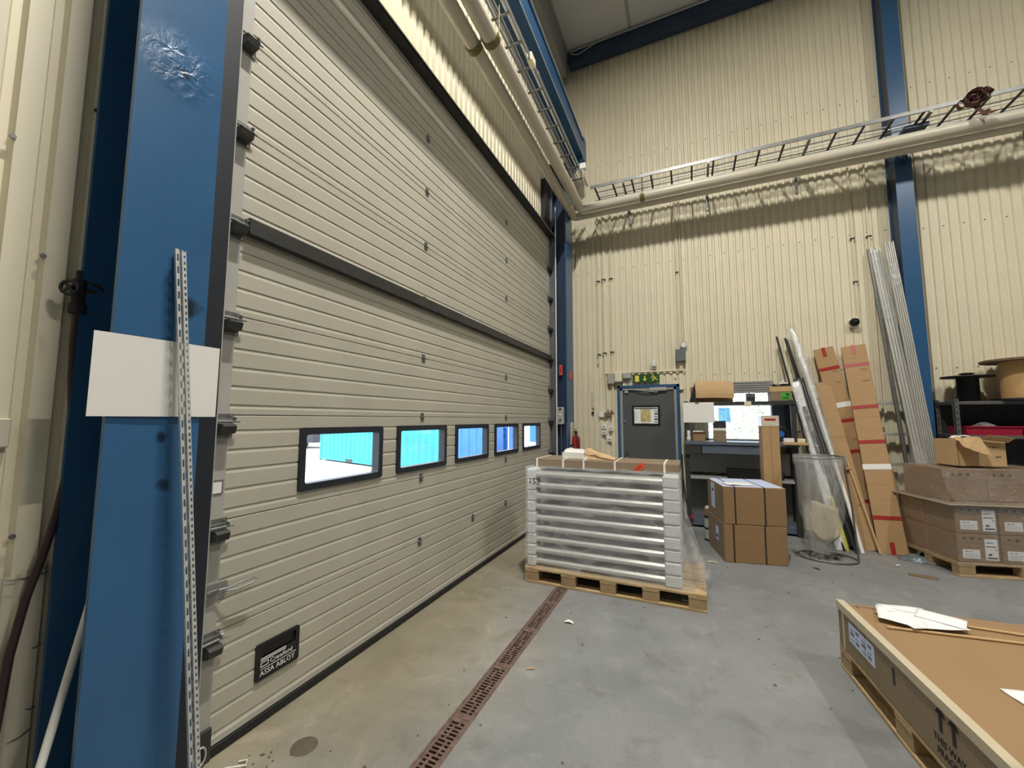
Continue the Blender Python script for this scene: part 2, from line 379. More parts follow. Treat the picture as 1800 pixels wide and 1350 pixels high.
# other walls of the hall, behind the camera
b = B(); b.box(-2.4, -9.2, -.1, 12.2, -9, H+.2); build('wall_front', b, 'slate', kind='structure')
b = B(); b.box(12, -9.2, -.1, 12.2, YB+.2, H+.2); build('wall_right', b, 'slate', kind='structure')
# floor with the drain channel
DX0, DX1 = -1.238, -1.122
fl = struct('floor', (0, 0, 0))
b = B(); b.box(-2.36, -9.2, -.12, DX0, YB+.18, 0); b.box(DX1, -9.2, -.12, 12.2, YB+.18, 0); b.box(DX0, -9.2, -.12, DX1, 0, 0); b.box(DX0, 6.2, -.12, DX1, YB+.18, 0); b.box(DX0, 0, -.12, DX1, 6.2, -.07, 1)
build('slab', b, ['floor', 'pit'], fl)
b = B(); b.lathe([(0, .0035), (.055, .0035), (.062, 0.0005)], (-1.789, 1.525, 0), 20); build('drain_cap', b, 'cap_iron', fl)
b = B()
for k in range(46):
    x = random.uniform(-1.9, 2.1); y = random.uniform(1.3, 5.6); r = random.uniform(.003, .011)
    if DX0-.02 < x < DX1+.02: continue
    b.cyl((x, y, 0), (x, y, .003), r, 5)
for k in range(26):
    x = -1.98+random.gauss(.08, .07); y = 1.36+random.gauss(0, .08); b.cyl((x, y, 0), (x, y, .004), random.uniform(.003, .008), 5)
build('grit', b, 'rust', fl, kind='stuff')
# ceiling
ce = struct('ceiling', (0, 0, H))
b = B(); b.box(-2.4, -9.2, H+.03, 12.2, YB+.2, H+.2); build('deck', b, 'ceiling', ce)
for k in range(6):
    x0 = -1.96+k*1.18-1.18
    b = B(); b.box(x0+.02, -9, H, x0+1.16, YB, H+.028); build('ceiling_panel', b, 'ceiling', ce)
    b = B(); b.box(x0-.025, -9, H-.012, x0+.025, YB-.1, H+.03); build('joint_strip', b, 'grey_light', ce)
b = B(); b.box(-1.96+5*1.18+.03, -9, H, 12, YB, H+.028); build('ceiling_panel', b, 'ceiling', ce)

# ------------------------------------------------------------------ sectional door (door_1)
d1 = struct('door_1', (XD, 1.2, 0))
DY0, DY1 = 1.205, 6.36
SE = [.05, .569, 1.10, 1.619, 2.133, 2.654, 3.152, 3.663, 4.18, 4.70]
GR = (.05, .148, .245, .343, .44)
def panel_prof(z0, z1, lo=None, hi=None, extra=()):
    lo = z0 if lo is None else lo; hi = z1 if hi is None else hi
    P = [(lo, -.004 if lo == z0 else 0)]
    if lo == z0: P.append((z0+.003, 0))
    for g in sorted([z0+q for q in GR]+list(extra)):
        if lo+.022 < g < hi-.012: P += [(g-.020, 0), (g+.000, -.0062), (g+.001, -.0062), (g+.004, 0)]
    if hi == z1: P += [(z1-.004, 0), (z1, -.004)]
    else: P.append((hi, 0))
    return P
def panel_piece(b, y0, y1, P):
    poly = [(XD+x, z) for z, x in P]; n = len(poly)
    poly = poly+[(XD-.045, P[-1][0]), (XD-.045, P[0][0])]; n = len(poly)
    vs_ = [(x, y0, z) for x, z in poly]+[(x, y1, z) for x, z in poly]
    fs = [(i, i+1, n+i+1, n+i) for i in range(n-1)]+[(n-1, 0, n, 2*n-1)]
    fs += [tuple(range(n)), tuple(range(n, 2*n))[::-1]]
    b.add(vs_, fs)
WY = [(1.690+.868*i, 2.394+.868*i) for i in range(5)]; WZ = (1.170, 1.547)
for i in range(9):
    b = B(); z0, z1 = SE[i]+.0015, SE[i+1]-.0015
    if i == 2:
        ys = [DY0]+[v for w in WY for v in (w[0]+.02, w[1]-.02)]+[DY1]
        for k in range(0, len(ys), 2): panel_piece(b, ys[k], ys[k+1], panel_prof(z0, z1))
        for w in WY:
            panel_piece(b, w[0]+.02, w[1]-.02, panel_prof(z0, z1, hi=WZ[0]+.02)); panel_piece(b, w[0]+.02, w[1]-.02, panel_prof(z0, z1, lo=WZ[1]-.02))
    else: panel_piece(b, DY0, DY1, panel_prof(z0, z1, extra=(.084,) if i == 0 else ()))
    build('door_panel', b, 'panel', d1)
# end caps
def capb(y0, y1, z0, z1):
    b = B(); b.box(XD-.046, y0-.003, z0, XD+.004, y1, z1); return b
for y0, y1 in ((1.20, 1.283), (6.285, 6.363)):
    for i in range(9): build('end_cap', capb(y0, y1, SE[i]+.003, SE[i+1]-.003), 'cap', d1)
# glazed openings
def rrect(y0, y1, z0, z1, r, n=4):
    P = []
    for cy_, cz, a in ((y1-r, z1-r, 0), (y0+r, z1-r, 90), (y0+r, z0+r, 180), (y1-r, z0+r, 270)):
        for k in range(n+1):
            t = math.radians(a+90*k/n); P.append((cy_+r*math.cos(t), cz+r*math.sin(t)))
    return P
def ring(b, outer, inner, x0, x1, mi=0):
    n = len(outer); vs_ = [(x1, y, z) for y, z in outer]+[(x1, y, z) for y, z in inner]+[(x0, y, z) for y, z in outer]+[(x0, y, z) for y, z in inner]
    fs = []
    for i in range(n):
        j = (i+1) % n
        fs += [(i, j, n+j, n+i), (2*n+i, 3*n+i, 3*n+j, 2*n+j), (i, 2*n+i, 2*n+j, j), (n+i, n+j, 3*n+j, 3*n+i)]
    b.add(vs_, fs, mi)
wf0 = None
for i, (y0, y1) in enumerate(WY):
    if i == 0:
        b = B(); ring(b, rrect(y0, y1, WZ[0], WZ[1], .02), rrect(y0+.042, y1-.042, WZ[0]+.042, WZ[1]-.042, .015), XD-.05, XD+.014)
        wf0 = build('window_frame', b, 'navy', d1)
        b = B(); b.box(XD-.024, y0+.035, WZ[0]+.035, XD-.020, y1-.035, WZ[1]-.035); build('pane', b, 'glass', wf0)
    else: dup(wf0, (0, .868*i, 0))
# stiffener rail
b = B(); b.prism([(0, 0), (.052, 0), (.052, .012), (.046, .012), (.046, .085), (0, .085)], (XD+.001, 1.30, 2.572), (1, 0, 0), (0, 0, 1), (0, 5.03, 0)); build('stiffener_rail', b, 'steel_dark', d1)  # dark steel colour carries the shade of the rail's underside
# bottom profile and seal
b = B(); b.box(XD-.04, 1.23, .058, XD+.012, 6.35, .086); build('bottom_profile', b, 'alu', d1)
b = B(); b.rbox(XD-.045, 1.22, .0, XD+.014, 6.36, .057, .012); build('bottom_seal', b, 'rubber', d1)
# dark strips added behind the seams to block leaking daylight
ws = None
for z in SE[1:-1]:
    b = B(); b.box(XD-.05, DY0, z-.03, XD-.02, DY1, z+.03)
    if abs(z-1.619) < .01 or abs(z-1.10) < .01: b = B(); b.box(XD-.05, DY0, z-.02, XD-.02, DY1, z+.02)
    build('seam_light_block', b, 'rubber', d1)
# hinges on the seams
hb = B(); hb.box(XD, 2.865, 4.145, XD+.005, 2.905, 4.176); hb.box(XD, 2.865, 4.184, XD+.005, 2.905, 4.215); hb.cyl((XD+.006, 2.86, 4.18), (XD+.006, 2.91, 4.18), .007, 8)
for z in (4.155, 4.205):
    for y in (2.873, 2.897): hb.cyl((XD+.004, y, z), (XD+.009, y, z), .004, 6)
h0 = build('hinge', hb, 'steel', d1)
for i in range(1, 9):
    for dy in (0, .91*2-.09, ) if i != 1 else (0, .91, 1.73):
        if i == 8 and dy == 0: continue
        dup(h0, (0, dy, SE[i]-4.18))
# roller brackets on both edges
rb = B(); z = 0
rb.box(XD+.004, 1.205, z-.07, XD+.008, 1.30, z+.05, 0)
rb.box(XD+.008, 1.21, z+.018, XD+.014, 1.29, z+.028, 1); rb.box(XD+.008, 1.21, z+.0, XD+.014, 1.29, z+.010, 1)
rb.prism([(0, -.056), (.055, -.046), (.066, -.012), (.05, .0), (0, .0)], (XD+.008, 1.22, z), (1, 0, 0), (0, 0, 1), (0, .062, 0), 2)
rb.cyl((XD+.035, 1.13, z+.012), (XD+.035, 1.318, z+.012), .006, 8, 1)
rb.cyl((XD+.030, 1.29, z+.016), (XD+.045, 1.29, z+.036), .008, 8, 1)
for yy in (1.222, 1.283):
    for zz in (-.064, .042): rb.cyl((XD+.008, yy, zz), (XD+.013, yy, zz), .005, 6, 1)
BZ = (3.641, 3.119, 2.604, 2.095, 1.575, 1.063, .535)
r0 = None
for zz in BZ:
    if r0 is None:
        rb2 = B(); rb2.v = [v+Vector((0, 0, zz)) for v in rb.v]; rb2.f = rb.f; rb2.m = rb.m; rb2.sm = rb.sm
        r0 = build('roller_bracket', rb2, ['steel', 'galv', 'steel_dark'], d1)
    else: dup(r0, (0, 0, zz-BZ[0]))
rbm = B(); rbm.v = [Vector((v.x, 1.2+6.365-v.y, v.z+BZ[0])) for v in rb.v]; rbm.f = rb.f; rbm.m = rb.m; rbm.sm = rb.sm
r1 = build('roller_bracket', rbm, ['steel', 'galv', 'rubber'], d1)
for zz in BZ[1:]+(4.15,): dup(r1, (0, 0, zz-BZ[0]))
# latch with loop handle
b = B(); b.prism([(1.165, .735), (1.215, .70), (1.30, .735), (1.325, .77), (1.32, .805), (1.2, .81), (1.165, .80)], (XD+.005, 0, 0), (0, 1, 0), (0, 0, 1), (.004, 0, 0))
b.rbox(XD+.009, 1.17, .765, XD+.03, 1.27, .785, .004, 1); b.cyl((XD+.025, 1.21, .752), (XD+.025, 1.21, .80), .01, 8, 1)
b.cyl((XD+.02, 1.16, .748), (XD+.02, 1.225, .748), .009, 8, 1)
la = build('latch', b, ['galv', 'steel'], d1)
b = B(); b.tube([(XD+.03, 1.27, .778), (XD+.045, 1.32, .778), (XD+.055, 1.335, .788), (XD+.06, 1.42, .792), (XD+.06, 1.435, .782), (XD+.06, 1.42, .768), (XD+.055, 1.335, .762), (XD+.03, 1.29, .765)], .0042, 8); build('loop_handle', b, 'galv', la)
# black pull plate
b = B(); ring(b, rrect(1.49, 1.745, .222, .408, .012), rrect(1.52, 1.72, .335, .392, .008), XD, XD+.012); b.box(XD+.0005, 1.518, .333, XD+.002, 1.722, .394)
b.box(XD+.0005, 1.50, .232, XD+.011, 1.735, .335)
hp = build('pull_plate', b, ['black'], d1)
b = B(); u, v = (0, 1, 0), (0, 0, 1)
for zz in (.318, .328): b.box(XD+.012, 1.515, zz, XD+.0128, 1.66, zz+.005)
ring(b, rrect(1.515, 1.56, .288, .312, .003), rrect(1.519, 1.556, .292, .308, .002), XD+.012, XD+.0128)
textb(b, 'Crawford', .034, (XD+.0122, 1.567, .288), u, v); b.box(XD+.012, 1.515, .276, XD+.0128, 1.725, .279)
textb(b, 'ASSA ABLOY', .036, (XD+.0122, 1.513, .244), u, v); build('lettering', b, 'white', hp, recalc=False)
# small notice plates on the left end cap
b = B(); ring(b, rrect(1.212, 1.272, 1.232, 1.30, .003), rrect(1.217, 1.267, 1.237, 1.295, .002), XD+.004, XD+.008); b.box(XD+.004, 1.216, 1.236, XD+.006, 1.268, 1.296, 1); build('rating_plate', b, ['steel', 'white'], d1)
# tracks
b = B(); b.box(-2.165, 1.055, 0, -2.005, 1.15, 4.9); b.box(-2.012, 1.06, 0, -2.0, 1.146, 4.9, 1); build('vertical_track', b, ['navy', 'navy'], d1)
b = B(); b.box(-2.15, 1.151, 0, -2.035, 1.163, 4.75); b.box(-2.055, 1.151, 0, -2.035, 1.172, 4.75); build('guide_angle', b, 'cap', d1)
b = B(); b.box(-2.15, 6.375, 0, -2.03, 6.40, 4.8); b.box(-2.06, 6.36, 0, -2.03, 6.40, 4.8); build('guide_angle', b, 'steel', d1)
b = B(); b.cyl((-2.0, 6.30, .75), (-2.0, 6.30, 5.2), .009, 8); build('white_conduit', b, 'white', d1)
# lifting cable loop by the lower left corner, dirt skirt at end cap foot
b = B(); b.tube([(XD+.03, 1.235+.022*math.cos(t*.63), .055+.04*math.sin(t*.63)) for t in range(11)], .0045, 7); build('cable_loop', b, 'alu', d1)
b = B(); b.rbox(XD+.004, 1.20, .0, XD+.02, 1.285, .15, .003); build('foot_bracket', b, 'steel_dark', d1)
# lintel rail above the opening
b = B(); b.box(-2.21, 1.15, 4.70, -2.03, 6.42, 4.712); b.box(-2.034, 1.15, 4.70, -2.03, 6.42, 4.728, 1); build('lintel', b, ['steel_dark', 'cap'], d1)
b = B(); b.box(-2.19, 6.06, 4.74, -2.09, 6.34, 5.62); b.box(-2.1, 6.30, 4.86, -2.06, 6.34, 5.9, 1); build('dark_gap_fill', b, ['dark', 'steel'], d1)  # dark box stands in for the shaded gap between wall and column

# ------------------------------------------------------------------ blue steel columns, beams
def hcol(b, x0, x1, y0, y1, z0, z1, flange_axis, t=.02, mi=0):
    if flange_axis == 'x':     # flanges face +x / -x
        b.box(x1-t, y0, z0, x1, y1, z1, mi); b.box(x0, y0, z0, x0+t, y1, z1, mi); ym = (y0+y1)/2; b.box(x0+t, ym-.006, z0, x1-t, ym+.006, z1, mi)
    else:
        b.box(x0, y0, z0, x1, y0+t, z1, mi); b.box(x0, y1-t, z0, x1, y1, z1, mi); xm = (x0+x1)/2; b.box(xm-.006, y0+t, z0, xm+.006, y1-t, z1, mi)
t = thing('steel_column', 'blue steel column at left of the big door with a white sheet taped on it', 'column', (-1.85, .85, 0), 'blue steel columns')
b = B(); b.box(-1.87, .703, 0, -1.85, .995, H); build('flange', b, 'blue_near', t)
b = B(); b.box(-2.137, .703, 0, -2.117, .995, H); build('flange', b, 'blue', t)
b = B(); b.box(-2.117, .843, 0, -1.87, .855, H); build('web', b, 'blue', t)
b = B(); b.box(-2.16, .66, 0, -1.84, 1.0, .02); build('base_plate', b, 'blue_dark', t)
t = thing('steel_column', 'blue steel corner column between the big door and the grey personnel door', 'column', (-1.85, 6.6, 0), 'blue steel columns')
b = B(); b.box(-1.87, 6.41, 0, -1.85, 6.80, 6.08); build('flange', b, 'blue', t)
b = B(); b.box(-2.137, 6.41, 0, -2.117, 6.80, 6.08); build('flange', b, 'blue', t)
b = B(); b.box(-2.117, 6.47, 0, -1.87, 6.485, 6.08); build('web', b, 'blue_dark', t)  # darker blue puts the shade of the recess into the web colour
t = thing('steel_column', 'blue steel column on the back wall beside the leaning aluminium profiles', 'column', (2.78, 7.1, 0), 'blue steel columns')
b = B(); b.box(2.687, 6.97, 0, 2.87, 6.988, H); build('flange', b, 'blue', t)
b = B(); b.box(2.687, 7.222, 0, 2.87, 7.24, H); build('flange', b, 'blue', t)
b = B(); b.box(2.70, 6.988, 0, 2.712, 7.222, H); build('web', b, 'blue_dark', t)  # web coloured darker than the flange for the column's shaded side
b = B(); b.box(2.64, 6.93, 0, 2.92, 7.24, .02); build('base_plate', b, 'blue_dark', t)
b = B(); b.box(2.66, 6.55, 5.36, 2.90, 6.97, 5.40); b.box(2.77, 6.85, 5.1, 2.785, 6.97, 5.36); build('bracket', b, 'blue_dark', t)
t = thing('crane_beam', 'blue runway beam high along the wall above the big door', 'beam', (-1.69, 1.5, 6.10))
b = B(); b.box(-1.82, -6, 6.12, -1.56, 6.52, 6.42); build('web', b, 'blue', t)
b = B(); b.box(-1.84, -6, 6.10, -1.545, 6.52, 6.12); build('flange', b, 'blue', t)
b = B(); b.box(-1.84, -6, 6.42, -1.545, 6.52, 6.44); build('flange', b, 'blue', t)
b = B(); b.prism([(-1.85, 5.68), (-1.68, 5.86), (-1.545, 6.06), (-1.545, 6.10), (-1.85, 6.10)], (0, 6.46, 0), (1, 0, 0), (0, 0, 1), (0, .02, 0)); b.box(-1.85, 6.42, 6.08, -1.545, 6.74, 6.10); b.box(-1.555, 6.52, 6.08, -1.54, 6.68, 6.50); build('end_bracket', b, 'blue', t)
b = B(); b.tube([(-1.537, y, 6.092) for y in (-5, 0, 4, 6.4)], .005, 6); build('wire', b, 'white', t)
b = B(); b.tube([(-1.537, y, 6.45) for y in (-5, 0, 4, 6.4)], .005, 6); build('wire', b, 'white', t)

t = thing('roof_beam', 'dark blue roof edge beam above the corrugated back wall', 'beam', (3, 7.12, 8.42))
b = B(); b.box(-1.95, 7.02, 8.45, 12, 7.04, 8.68); b.box(-1.95, 7.02, 8.43, 12, 7.2, 8.45); build('beam_body', b, 'blue_dark', t)
b = B(); b.box(-2.0, -9, 8.2, -1.98, 7.02, 8.68); b.box(-2.15, -9, 8.2, -2.0, 7.02, 8.22); build('side_cladding', b, 'grey_light', t)  # grey cladding strip standing in for the ceiling above the left wall
b = B(); b.cyl((-1.9, 7.0, 8.66), (6, 7.0, 8.66), .018, 8); b.tube([(-1.9, 7.0, 8.62), (-1.75, 7.0, 8.55), (-1.4, 6.99, 8.64), (-1.0, 7.0, 8.66)], .012, 6); build('conduit', b, 'grey_light', t)

# ------------------------------------------------------------------ pipes, cable ladders, cables
PZ = 5.2
def pipe(xl, yb, r, label):
    b = B(); pts = [(xl, -5, PZ), (xl, yb-.35, PZ)]
    pts += [(xl, yb-.06, PZ), (xl+.018, yb-.018, PZ), (xl+.06, yb, PZ), (xl+.4, yb, PZ), (9, yb, PZ)]
    b.tube(pts, r, 14); return build('pipe', b, 'pipe', None, label=label, cat='pipe', group='cream pipes under the cable ladders')
pipe(-1.80, 6.76, .068, 'cream pipe nearer the walls running under the cable ladders')
pipe(-1.615, 6.535, .076, 'cream pipe farther from the walls running under the cable ladders')
def clamp(c, axis, r, label):
    b = B(); n = 10; w = .035
    for k in range(n):
        a0, a1 = math.pi+math.pi*k/n, math.pi+math.pi*(k+1)/n
        P = []
        for a in (a0, a1):
            for rr in (r, r+.008):
                P.append((math.cos(a)*rr, math.sin(a)*rr))
        def pt(p, w_): return (c[0]+p[0], c[1]+w_, c[2]+p[1]) if axis == 'y' else (c[0]+w_, c[1]+p[0], c[2]+p[1])
        vs_ = [pt(P[i], s_*w) for s_ in (-1, 1) for i in (0, 1, 3, 2)]
        b.add(vs_, [(0, 1, 2, 3), (4, 7, 6, 5), (0, 4, 5, 1), (1, 5, 6, 2), (2, 6, 7, 3), (3, 7, 4, 0)])
    for s_ in (-1, 1):
        p0 = (c[0]+s_*(r+.004), c[1], c[2]) if axis == 'y' else (c[0], c[1]+s_*(r+.004), c[2])
        b.cyl(p0, (p0[0], p0[1], c[2]+.36), .006, 6)
    build('pipe_clamp', b, 'olive', None, label=label, cat='pipe clamp', group='olive pipe clamps')
clamp((-1.80, 3.13, PZ), 'y', .071, 'olive clamp on the wall-side pipe above the big door')
clamp((-1.615, 3.13, PZ), 'y', .079, 'olive clamp on the room-side pipe above the big door')
clamp((-.60, 6.535, PZ), 'x', .079, 'olive clamp on the pipe along the back wall')
# wall brackets that carry pipes and ladders
b = B()
for y in (.5, 4.2): b.box(-2.17, y, 5.02, -1.5, y+.04, 5.06); b.box(-2.17, y, 4.8, -2.13, y+.04, 5.6)
# left ladder: rails x -1.66/-1.50, z 5.6
def rail(b, p0, p1, h=.06, t_=.015, axis='y'):
    if axis == 'y': b.box(p0[0]-t_/2, p0[1], p0[2]-h/2, p0[0]+t_/2, p1[1], p0[2]+h/2)
    else: b.box(p0[0], p0[1]-t_/2, p0[2]-h/2, p1[0], p0[1]+t_/2, p0[2]+h/2)
t = thing('cable_ladder', 'narrow galvanised cable ladder above the pipes over the big door', 'cable ladder', (-1.58, 1, 5.6), 'cable ladders')
for x in (-1.66, -1.495):
    b = B(); rail(b, (x, -4, 5.6), (x, 6.55, 5.6), .045, .014); build('rail', b, 'galv', t)
rg = None
for k in range(16):
    y = 1.3+k*.33
    if rg is None:
        b = B(); b.box(-1.70, y, 5.575, -1.488, y+.022, 5.590); rg = build('rung', b, 'steel', t)
    else: dup(rg, (0, k*.33, 0))
b = B()
for k in range(14): b.cyl((-1.74, 1.5+k*.37, 5.5), (-1.70, 1.5+k*.37, 5.52), .012, 6)
b.box(-1.705, -4, 5.52, -1.685, 6.55, 5.535); build('support_bar', b, 'steel_dark', t)
for cx, r, lab in ((-1.635, .011, 'grey cable nearest the wall in the ladder above the door'), (-1.60, .009, 'grey cable in the middle of the ladder above the door'), (-1.53, .012, 'white cable at the room side of the ladder above the door')):
    b = B(); b.tube([(cx+nz(k*.7, cx*9)*.02, -4+k*.5, 5.602+.006*nz(k, 3)) for k in range(22)], r, 6); build('cable', b, 'white' if 'white' in lab else 'grey_light', None, label=lab, cat='cable', group='cables in the door ladder')
b = B(); b.rbox(-1.535, 3.83, 5.56, -1.475, 3.97, 5.66, .008); b.tube([(-1.50, 3.97, 5.6), (-1.49, 4.1, 5.63), (-1.50, 4.25, 5.6)], .006, 6); build('junction_box', b, 'cream', None, label='small cream junction box fixed on the ladder above the big door', cat='box')
b = B(); b.rbox(-1.50, 6.0, 5.58, -1.40, 6.09, 5.68, .01); b.tube([(-1.45, 6.03, 5.58), (-1.45, 6.05, 5.45), (-1.46, 6.12, 5.4)], .008, 6); build('junction_box', b, 'white', None, label='small white junction box at the corner end of the ladder', cat='box')
t = thing('cable_ladder', 'wide galvanised cable ladder above the pipes along the back wall', 'cable ladder', (1, 6.66, 5.48), 'cable ladders')
for y in (6.42, 6.895):
    b = B(); rail(b, (-1.42, y, 5.48), (8, y, 5.48), .05, .016, 'x'); build('rail', b, 'steel', t)
rg = None
for k in range(27):
    x = -1.36+k*.297
    if rg is None:
        b = B(); b.box(x, 6.43, 5.458, x+.026, 6.888, 5.474); rg = build('rung', b, 'steel_dark', t)
    else: dup(rg, (k*.297, 0, 0))
b = B(); x = -.9; b.box(x, 6.40, 5.42, x+.03, YB, 5.445); b.box(x, YB-.03, 5.1, x+.03, YB, 5.5); rg = build('wall_bracket', b, 'steel', t)
for k in range(1, 7): dup(rg, (k*1.25, 0, 0))
for cy_, r, lab, mk in ((6.62, .011, 'grey cable lying along the middle of the back wall ladder', 'grey_light'), (6.70, .009, 'thin white cable lying in the back wall ladder', 'white'), (6.80, .008, 'thin grey cable near the wall side of the back ladder', 'steel')):
    b = B(); b.tube([(-1.35+k*.4, cy_+nz(k*.8, cy_*7)*.025, 5.487) for k in range(24)], r, 6); build('cable', b, mk, None, label=lab, cat='cable', group='cables in the back wall ladder')
# bundle of brown straps on the ladder
b = B()
for k in range(11):
    a = random.uniform(-.5, .5); w = random.uniform(.018, .034); x0 = 3.25+random.uniform(-.09, .09); rx = random.uniform(.03, .09); rz = random.uniform(.04, .10); zc = 5.47+random.uniform(-.03, .05); y0 = 6.40+random.uniform(-.04, .04)
    b.grid(lambda u, v, a=a, w=w, x0=x0, rx=rx, rz=rz, zc=zc, y0=y0: (x0+rx*math.cos(u*6.283)+math.sin(a)*.04*math.sin(u*9), y0+(v-.5)*w*2+a*.06*math.cos(u*6.283), zc+rz*math.sin(u*6.283+a)+.012*math.sin(u*17+a*9)), 14, 1, 0, True, (.003, 0, .003))
b.grid(lambda u, v: (3.22+u*.05+v*.06, 6.37+.03*math.sin(u*5), 5.42-u*.22-v*.01), 8, 2, 0, True, (.004, .004, 0))
b.grid(lambda u, v: (3.28+u*.06+v*.07, 6.36+.02*math.sin(u*5), 5.26-u*.06+v*.02), 6, 2, 0, True, (.004, .004, 0))
b.grid(lambda u, v: (3.30+u*.12, 6.38+v*.05, 5.55+.04*math.sin(u*3.1)-u*.05), 8, 2, 0, True, (.003, 0, .004))
build('strap_bundle', b, 'brown_cloth', None, label='crumpled brown strap bundle hung on the back wall cable ladder', cat='strap')

# ------------------------------------------------------------------ near column: sheet, slotted upright, pole, plank
b = B(); b.grid(lambda u, v: (-1.846+.004*math.sin(u*3.1)+.002*v, .652+u*.40, 1.608+v*.292), 10, 6, 0, False, (.0015, 0, 0))
pp = build('notice_sheet', b, 'whiteboard', None, label='blank white laminated sheet taped across the near blue column', cat='notice')
b = B()
for k, (yy, zz, w) in enumerate(((.845, 1.86, .03), (.865, 1.845, .022), (.862, 1.80, .03), (.872, 1.765, .025))): b.box(-1.842, yy, zz, -1.841, yy+w, zz+.010); b.box(-1.842, yy+.004, zz-.014, -1.841, yy+w*.7, zz-.008)
build('faint_marks', b, 'grey_light', pp, kind='stuff')
b = B()
for k in range(4): b.box(-1.842, .865+k*.017, 1.69, -1.8405, .876+k*.017, 1.712+.004*(k % 2))
build('yellowgreen_marks', b, 'yellowgreen', pp)  # row of small yellow-green marks on the sheet
# slotted upright leaning on the column
up0, up1 = Vector((-1.70, 1.008, .0)), Vector((-1.815, .868, 2.262))
uz = (up1-up0).normalized(); LEN = (up1-up0).length; ux = Vector((0, 1, 0)); ux = (ux-uz*ux.dot(uz)).normalized(); uy = uz.cross(ux)
T = Matrix((ux, uy, uz)).transposed().to_4x4(); T.translation = up0
t = thing('slotted_upright', 'galvanised slotted shelving upright leaning on the near blue column', 'shelving upright', tuple(up0))
b = B()
def slotted(b, a0, a1, fix, th, z0, z1, step, hole, ha0, ha1, plane):
    # strip from a0..a1 with a column of holes ha0..ha1
    def bx(a, c, p, q):
        if plane == 'x': b.box(a, fix, p, c, fix+th, q, 0, T)
        else: b.box(fix, a, p, fix+th, c, q, 0, T)
    bx(a0, ha0, z0, z1); bx(ha1, a1, z0, z1)
    z = z0
    while z < z1:
        bx(ha0, ha1, z, min(z+step-hole, z1)); z += step
slotted(b, -.016, -.004, -.002, .002, 0, LEN, .05, .028, -.0135, -.0075, 'x')     # left flange, long slots
slotted(b, .006, .019, -.002, .002, 0, LEN, .025, .012, .0095, .0155, 'x')         # right flange, square holes
slotted(b, -.002, .028, -.006, .002, 0, LEN, .025, .012, .010, .018, 'y')
slotted(b, -.002, .028, .004, .002, 0, LEN, .05, .026, .008, .018, 'y')
b.box(-.006, .026, 0, .006, .028, LEN, 0, T)
b.box(.0175, -.002, 0, .019, .012, LEN, 0, T); b.box(-.0175, -.002, 0, -.016, .010, LEN, 0, T)
build('profile', b, 'galv_bright', t)
b = B(); b.box(-.02, -.008, 0, .023, .032, .012, 0, T); build('foot', b, 'steel', t)
b = B(); b.tube([(-1.90, .55, .0), (-1.985, .755, .92), (-2.018, .826, 1.31)], .0125, 10); build('pole', b, 'white', None, label='thin white pole leaning in behind the near blue column', cat='pole')
b = B(); p0, p1 = Vector((-1.93, .745, 0)), Vector((-1.99, .80, .60))
b.add([(-1.89, .695, 0), (-1.89, .76, 0), (-1.97, .80, .60), (-1.975, .79, .62), (-1.925, .70, 0), (-1.92, .765, 0), (-1.99, .805, .60), (-1.99, .795, .62)], [(0, 1, 2, 3), (4, 7, 6, 5), (0, 4, 5, 1), (1, 5, 6, 2), (2, 6, 7, 3), (3, 7, 4, 0)])
build('plywood_offcut', b, 'plywood', None, label='narrow plywood offcut standing behind the near column flange', cat='wood')
# hose valve on the wall
t = thing('hose_valve', 'black wall valve with hand wheel and dark hose by the near column', 'valve', (-2.15, .70, 2.07))
b = B(); b.cyl((-2.13, .702, 2.03), (-2.13, .702, 2.13), .020, 12); b.cyl((-2.13, .702, 2.13), (-2.13, .702, 2.165), .013, 10); b.cyl((-2.13, .702, 2.09), (-2.13, .745, 2.095), .016, 10); b.cyl((-2.13, .702, 2.0), (-2.13, .702, 2.035), .026, 10); b.cyl((-2.17, .702, 2.09), (-2.13, .702, 2.09), .014, 8); b.cyl((-2.13, .702, 2.09), (-2.09, .665, 2.085), .009, 8)
b.tube([(-2.125, .715, 2.125), (-2.11, .75, 2.118), (-2.12, .765, 2.1)], .006, 6); build('valve_body', b, 'rubber', t)
b = B(); d = Vector((.6, -.75, -.05)).normalized(); a_ = d.orthogonal().normalized(); c_ = d.cross(a_); ctr = Vector((-2.085, .66, 2.083))
b.tube([ctr+(a_*math.cos(k*.5236)+c_*math.sin(k*.5236))*.026 for k in range(13)], .006, 8)
for k in range(4): b.cyl(ctr, ctr+(a_*math.cos(k*1.5708)+c_*math.sin(k*1.5708))*.026, .004, 6)
build('hand_wheel', b, 'black', t)
b = B(); b.tube([(-2.13, .702, 2.0), (-2.13, .70, 1.9), (-2.13, .705, 1.75), (-2.13, .715, 1.62), (-2.13, .722, 1.5), (-2.13, .715, 1.38), (-2.13, .70, 1.25), (-2.13, .672, 1.10), (-2.13, .645, .98), (-2.13, .62, .80), (-2.12, .605, .6), (-2.11, .58, .3), (-2.10, .55, .02)], .0125, 10); build('hose', b, 'hose', t)
b = B(); b.rbox(-2.176, .54, 1.50, -2.15, .575, 1.60, .004); build('switch_box', b, 'cream_low', None, label='small cream switch box on the wall left of the hose', cat='switch')

